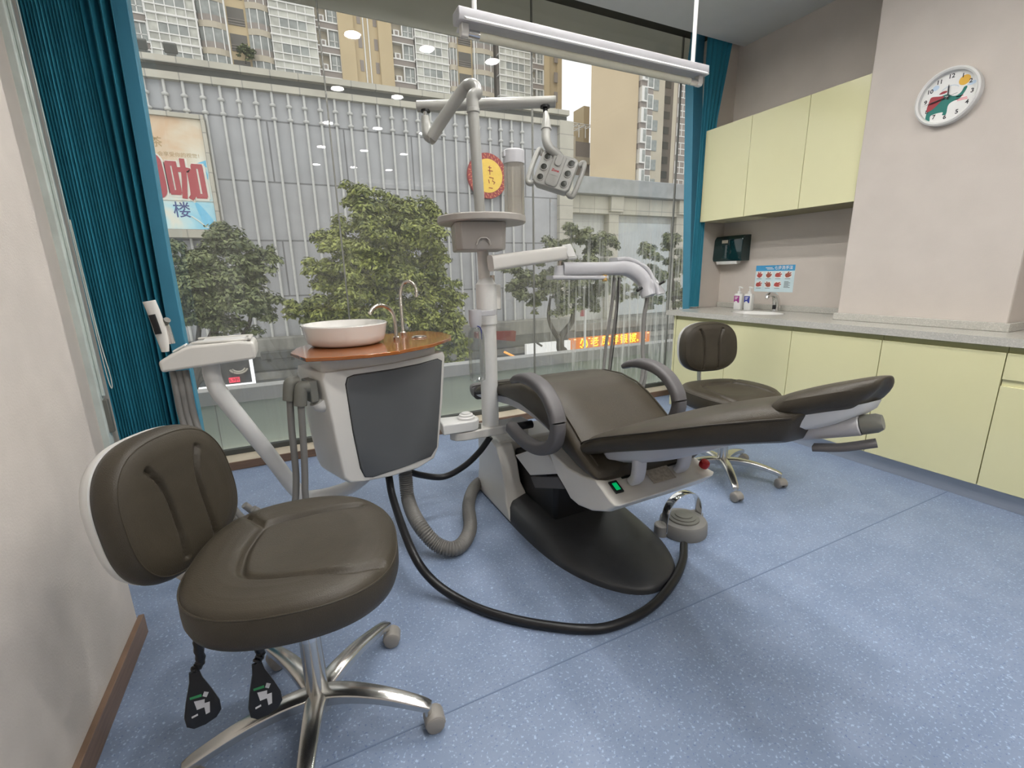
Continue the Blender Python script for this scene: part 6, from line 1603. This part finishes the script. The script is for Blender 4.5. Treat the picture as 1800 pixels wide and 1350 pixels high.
# ------------------------------------------------------------------ towers on the right
Y2 = 62.0
bx0, bx1, bx2 = (43.5734,62,22.3822)[0], (52.3513,62,23.3128)[0], (55.7919,62,23.6776)[0]
t = thing('blank_wall_tower', 'tall beige tower with a blank side wall and white bay windows', 'building', (bx1, Y2, STREET))
MB().loft([[(bx0, Y2, z), (bx1, Y2, z), (bx1 + 13, Y2 + 24, z), (bx0 + 17.5, Y2 + 24, z)] for z in (-4, 48)]).build('blank_wall', mat('tower_plain_render', (0.53, 0.43, 0.29), 0.9, var=0.05, scale=0.15), t, smooth=False)
MB().loft([[(bx1, Y2 + 0.8, z), (bx2 + 2.6, Y2 + 0.8, z), (bx2 + 9, Y2 + 12, z), (bx1 + 10, Y2 + 12, z)] for z in (-4, 48)]).build('front_wall', TB2, t, smooth=False)
MB().box(((46.4595,68,24.291)[0], Y2 + 6, 5), (bx0 + 4, Y2 + 9, (47.1756,68,27.0987)[2])).build('stair_block', TB, t, smooth=False)
hw2 = (bx2 - bx1)
w1 = MB(); zz0 = 12.0
w1.m(0).box((bx1 + 0.3, Y2 - 0.5, zz0), (bx1 + hw2 * 0.42, Y2 + 0.9, zz0 + 2.1)).m(1).box((bx1 + hw2 * 0.24, Y2 - 0.56, zz0 + 0.25), (bx1 + hw2 * 0.39, Y2 - 0.4, zz0 + 1.9)).m(2).box((bx1 + 0.2, Y2 - 0.2, zz0 + 2.1), (bx1 + hw2 * 0.42, Y2 + 0.9, zz0 + FH))
stack(t, 'bay_window', w1, [TW, TG, TBR], 0, 9)
w1 = MB()
w1.m(0).box((bx1 + hw2 * 0.48, Y2 - 0.1, zz0 - 0.8), (bx1 + hw2 * 0.86, Y2 + 0.9, zz0 + 1.3)).m(1).box((bx1 + hw2 * 0.55, Y2 - 0.16, zz0 - 0.6), (bx1 + hw2 * 0.80, Y2, zz0 + 1.15)).m(2).box((bx1 + hw2 * 0.48, Y2, zz0 + 1.3), (bx1 + hw2 * 0.86, Y2 + 0.9, zz0 + 2.1))
stack(t, 'bay_window', w1, [TW, TG, TBR], 0, 9)
stack(t, 'plain_window', MB().box((bx2 - 0.1, Y2 + 0.7, zz0 - 0.6), (bx2 + 1.3, Y2 + 0.85, zz0 + 1.0)), TG, 0, 9)
t = thing('grey_slot_tower', 'narrow grey tower between two beige towers at right', 'building', ((77.2385,82,31.2941)[0], 82, STREET))
MB().box(((75.345,82,31.0933)[0], 82, -4), ((80.1343,82,31.6011)[0], 94, 60)).build('wall', TBR, t, smooth=False)
stack(t, 'plain_window', MB().box(((76.2881,82,31.1933)[0], 81.9, 12), ((77.8761,82,31.3617)[0], 82.1, 13.4)), TD, 0, 12)
t = thing('white_window_tower', 'beige tower with rows of white framed windows beside the blue post', 'building', ((64.4684,64,25.1317)[0], 64, STREET))
x0, x1 = (61.4072,64,24.8072)[0], (72.1429,64,25.9453)[0]
MB().loft([[(x0, 64, z), (x1, 64, z), (x1 + 12, 76, z), (x0 + 14, 76, z)] for z in (-4, 48)]).build('wall', TB2, t, smooth=False)
for a, b in ((0.10, 0.30), (0.38, 0.58), (0.66, 0.86)):
    stack(t, 'framed_window', grid_window(x0 + (x1 - x0) * a, x0 + (x1 - x0) * b, 11.6, 13.5, 63.9, 2, 2, 0.12), [TW, TG], 0, 10)
    MB().box((x0 + (x1 - x0) * a - 0.2, 63.95, -2), (x0 + (x1 - x0) * b + 0.2, 64.05, 47)).build('brown_band', TBR, t, smooth=False)
# lower houses in the gap
g0, g1, g2 = (40.7193,66,21.564)[0], (43.6311,66,21.8466)[0], (46.8593,66,22.1599)[0]
gz = (42.37,66,21.8849)[2]
t = thing('gap_house', 'low beige block with roof pergola in the gap between towers', 'building', (g1, 66, STREET))
MB().box((g0 - 1, 66, -4), (g1, 73.5, gz)).build('wall', TB2, t, smooth=False)
MB().box((g1, 67, -4), (g2 + 0.2, 73.5, gz - 0.4)).build('side_wall', TBR, t, smooth=False)
stack(t, 'plain_window', MB().box((g0 + 0.8, 65.9, gz - 9.2), (g1 - 0.7, 66.05, gz - 7.6)), TG, 0, 3)
stack(t, 'balcony', MB().box((g1 + 0.3, 66.4, gz - 9.6), (g2, 67.1, gz - 8.6)), TB2, 0, 3)
pg = MB()
for k in range(6):
    xx = g0 + (g2 - g0) * k / 5
    pg.box((xx - 0.05, 66.2, gz), (xx + 0.05, 66.35, gz + 1.9)); pg.box((xx - 0.05, 66.2, gz + 1.8), (xx + 0.05, 70.0, gz + 1.95))
for k in range(5): pg.box((g0, 66.2 + 0.8 * k, gz + 1.9), (g2, 66.3 + 0.8 * k, gz + 2.0))
pg.build('roof_pergola', TW, t, smooth=False)

# ------------------------------------------------------------------ street trees
def leaf_mat(name, dark, light):
    m, n, l, p = nodemat(name)
    g = n.new('ShaderNodeNewGeometry')
    tc = n.new('ShaderNodeTexCoord'); nz = n.new('ShaderNodeTexNoise'); nz.inputs['Scale'].default_value = 1.5; nz.inputs['Detail'].default_value = 2
    l.new(tc.outputs['Object'], nz.inputs['Vector'])
    mx0 = n.new('ShaderNodeMath'); mx0.operation = 'MULTIPLY_ADD'; mx0.inputs[1].default_value = 0.45; l.new(g.outputs['Random Per Island'], mx0.inputs[0])
    mm = n.new('ShaderNodeMath'); mm.operation = 'MULTIPLY'; mm.inputs[1].default_value = 0.65; l.new(nz.outputs['Fac'], mm.inputs[0]); l.new(mm.outputs[0], mx0.inputs[2])
    r = n.new('ShaderNodeValToRGB')
    r.color_ramp.elements[0].position = 0.25; r.color_ramp.elements[0].color = dark + (1,)
    r.color_ramp.elements[1].position = 0.80; r.color_ramp.elements[1].color = light + (1,)
    l.new(mx0.outputs[0], r.inputs['Fac']); l.new(r.outputs['Color'], p.inputs['Base Color'])
    p.inputs['Roughness'].default_value = 0.5
    p.inputs['Specular IOR Level'].default_value = 0.3
    return m
BARK = mat('tree_bark', (0.075, 0.065, 0.055), 0.9, var=0.25, scale=6)
def tree(label, base, lobes, leafm, nleaf, trunk, size, seed, group='street trees along the opposite pavement'):
    rnd = random.Random(seed)
    t = thing('street_tree', label, 'tree', base, group=group)
    m = MB()
    tot = sum(r ** 2 for _, r in lobes)
    for c, r in lobes:
        c = V(c) + V((0, rnd.uniform(-0.5, 0.5) * r, 0))
        # sub-clumps on the lobe surface make the foliage tufted
        nc = max(14, int(55 * (r / 1.0) ** 1.5))
        per = max(12, int(nleaf * r * r / tot / nc))
        for q in range(nc):
            d = V((rnd.gauss(0, 1), rnd.gauss(0, 1) - 0.45, rnd.gauss(0, 1) + 0.2)).normalized()
            cc = c + d * r * rnd.uniform(0.15, 1.10)
            cr0 = r * rnd.uniform(0.16, 0.34) + 0.08
            for _ in range(per):
                o = V((rnd.gauss(0, 1), rnd.gauss(0, 1), abs(rnd.gauss(0, 1)) - 0.25)).normalized()
                rad = cr0 * (0.55 + 0.5 * rnd.random())
                p = cc + V((o.x * rad, o.y * rad, o.z * rad * 0.85))
                nrm = (o * 0.9 + V((rnd.gauss(0, 0.35), rnd.gauss(0, 0.35), 0.55))).normalized()
                a = nrm.orthogonal().normalized(); a.rotate(Matrix.Rotation(rnd.uniform(0, 6.28), 3, nrm))
                b = nrm.cross(a); L = size * rnd.uniform(0.7, 1.3); Wd = L * 0.45
                e0 = p - a * (L * 0.5); e1 = p + b * (Wd * 0.5) - nrm * (L * 0.05); e2 = p + a * (L * 0.5) - nrm * (L * 0.14); e3 = p - b * (Wd * 0.5) - nrm * (L * 0.05)
                n0 = len(m.v); m.v += [e0[:], e1[:], e2[:], e3[:]]; m.f.append((n0, n0 + 1, n0 + 2, n0 + 3)); m.mi.append(0)
    me = m.build('foliage', leafm, t, smooth=False)
    tk = MB()
    for pts, r0, r1 in trunk:
        q = cr(pts, 6); tk.tube(q, [r0 + (r1 - r0) * k / (len(q) - 1) for k in range(len(q))], 9)
    tk.build('trunk', BARK, t)
    return t
LF1 = leaf_mat('leaves_mid', (0.05, 0.07, 0.032), (0.22, 0.25, 0.11))
LF2 = leaf_mat('leaves_yellow_green', (0.05, 0.07, 0.022), (0.33, 0.36, 0.09))
LF3 = leaf_mat('leaves_grey_green', (0.06, 0.075, 0.04), (0.22, 0.24, 0.11))
def lobe(c, rpx, y):
    return (c, rpx)
def sc(px_, y): return px_ * (0.877 * y + 1.5) / 801.76
YA = 14.0
tree('rounded street tree seen left of the spittoon bowl', (-2.7, YA, STREET),
     [((-1.9488,14,1.5233), sc(42, YA)), ((-1.2796,14,1.9335), sc(34, YA)), ((-0.7787,14,1.4357), sc(40, YA)), ((-1.4021,14,1.0914), sc(48, YA)), ((-2.2079,14,0.6249), sc(42, YA)), ((-1.0931,14,0.5721), sc(44, YA)), ((-1.839,14,0.2465), sc(36, YA)), ((-0.627,14,0.3999), sc(24, YA)), ((-2.2972,14,1.1862), sc(34, YA)), ((-0.2699,14,1.7913), sc(14, YA)), ((-1.1735,14,2.2379), sc(20, YA)), ((-2.5579,14,0.2902), sc(28, YA))],
     LF1, 36000, [([(-2.55, YA, STREET), (-2.6, YA, -2.0), (-1.653,14,0.2353), (-1.4644,14,1.0932)], 0.16, 0.05), ([(-2.6, YA, -1.6), (-1.1313,14,-0.1722), (-0.8881,14,0.6365)], 0.08, 0.03), ([(-2.6, YA, -1.6), (-2.127,14,-0.0254), (-2.1156,14,0.8324)], 0.08, 0.03)], 0.125, 3)
tree('largest bushy street tree, right behind the spittoon bowl and taps', (2.5, YA, STREET),
     [((2.071,14,3.2298), sc(26, YA)), ((3.0284,14,3.0721), sc(34, YA)), ((3.929,14,2.8353), sc(36, YA)), ((2.3468,14,2.5603), sc(46, YA)), ((3.4617,14,2.265), sc(52, YA)), ((1.3932,14,2.1654), sc(36, YA)), ((2.1105,14,1.7052), sc(52, YA)), ((4.0275,14,1.6941), sc(36, YA)), ((1.0812,14,1.3291), sc(36, YA)), ((2.8691,14,1.1324), sc(62, YA)), ((1.5596,14,0.8471), sc(46, YA)), ((4.1468,14,0.7588), sc(38, YA)), ((1.1712,14,0.0638), sc(44, YA)), ((2.2751,14,-0.0032), sc(56, YA)), ((3.6283,14,-0.2607), sc(56, YA)), ((4.4419,14,-0.4953), sc(34, YA)), ((4.5863,14,0.392), sc(24, YA)), ((2.8605,14,-1.0814), sc(50, YA)), ((4.095,14,-1.5666), sc(50, YA)), ((0.584,14,0.1786), sc(26, YA)), ((0.242,14,0.3541), sc(22, YA)), ((4.6972,14,-1.0667), sc(26, YA))],
     LF2, 85000, [([(2.6, YA, STREET), (2.6, YA, -2.0), (2.7734,14,-0.0334), (2.9224,14,1.7809)], 0.20, 0.06)], 0.13, 5)
tree('forked street tree in front of the pale stone wing', (7.6, YA, STREET),
     [((9.2993,14,2.3339), sc(28, YA)), ((8.6739,14,1.9513), sc(30, YA)), ((10.1046,14,1.9539), sc(30, YA)), ((10.9829,14,2.1551), sc(16, YA)), ((7.8848,14,1.6717), sc(24, YA)), ((7.1113,14,0.8452), sc(30, YA)), ((7.9905,14,0.8197), sc(38, YA)), ((9.2696,14,0.9805), sc(44, YA)), ((10.5108,14,0.951), sc(36, YA)), ((8.6816,14,0.1096), sc(32, YA)), ((7.6485,14,0.1584), sc(20, YA)), ((10.0241,14,0.149), sc(30, YA)), ((6.8055,14,1.4056), sc(18, YA)), ((11.1793,14,0.5187), sc(22, YA))],
     LF3, 44000, [([(8.0, YA, STREET), (8.8127,14,-2.0613), (8.6881,14,-1.4598), (8.7583,14,-1.0096), (9.1666,14,-0.524), (9.2799,14,0.1823), (9.3844,14,1.371)], 0.20, 0.05), ([(8.7111,14,-1.2125), (8.3769,14,-0.7769), (8.1911,14,-0.2627), (8.285,14,0.4227)], 0.10, 0.04)], 0.11, 9)
tree('street tree partly hidden by the blue post at right', (11.5, YA, STREET),
     [((12.6139,14,1.854), sc(26, YA)), ((13.8821,14,2.2815), sc(26, YA)), ((12.9616,14,0.8929), sc(30, YA)), ((14.4199,14,1.3033), sc(36, YA)), ((14.3644,14,0.1832), sc(34, YA)), ((12.8819,14,-0.0892), sc(24, YA)), ((12.1349,14,0.4861), sc(16, YA)), ((15.3176,14,1.7405), sc(34, YA))],
     LF3, 26000, [([(12.0, YA, STREET), (14.2092,14,-1.6661), (14.0927,14,-0.2607), (13.7949,14,1.5292)], 0.15, 0.04)], 0.11, 12)

# shrub on one of the tower balconies
shrub_root = tree('dark green shrub growing on a tower balcony above the cornice', (-1.1211,74.2,28.1337),
     [((-0.968,74.2,29.2394), 0.95), ((-0.4933,74.2,28.9975), 0.6)], LF1, 2600, [([(-1.1392,74.2,28.0031), (-1.013,74.2,28.915)], 0.08, 0.04)], 0.30, 21, group=None)
shrub_root['category'] = 'shrub'
shrub_root.name = 'balcony_shrub'
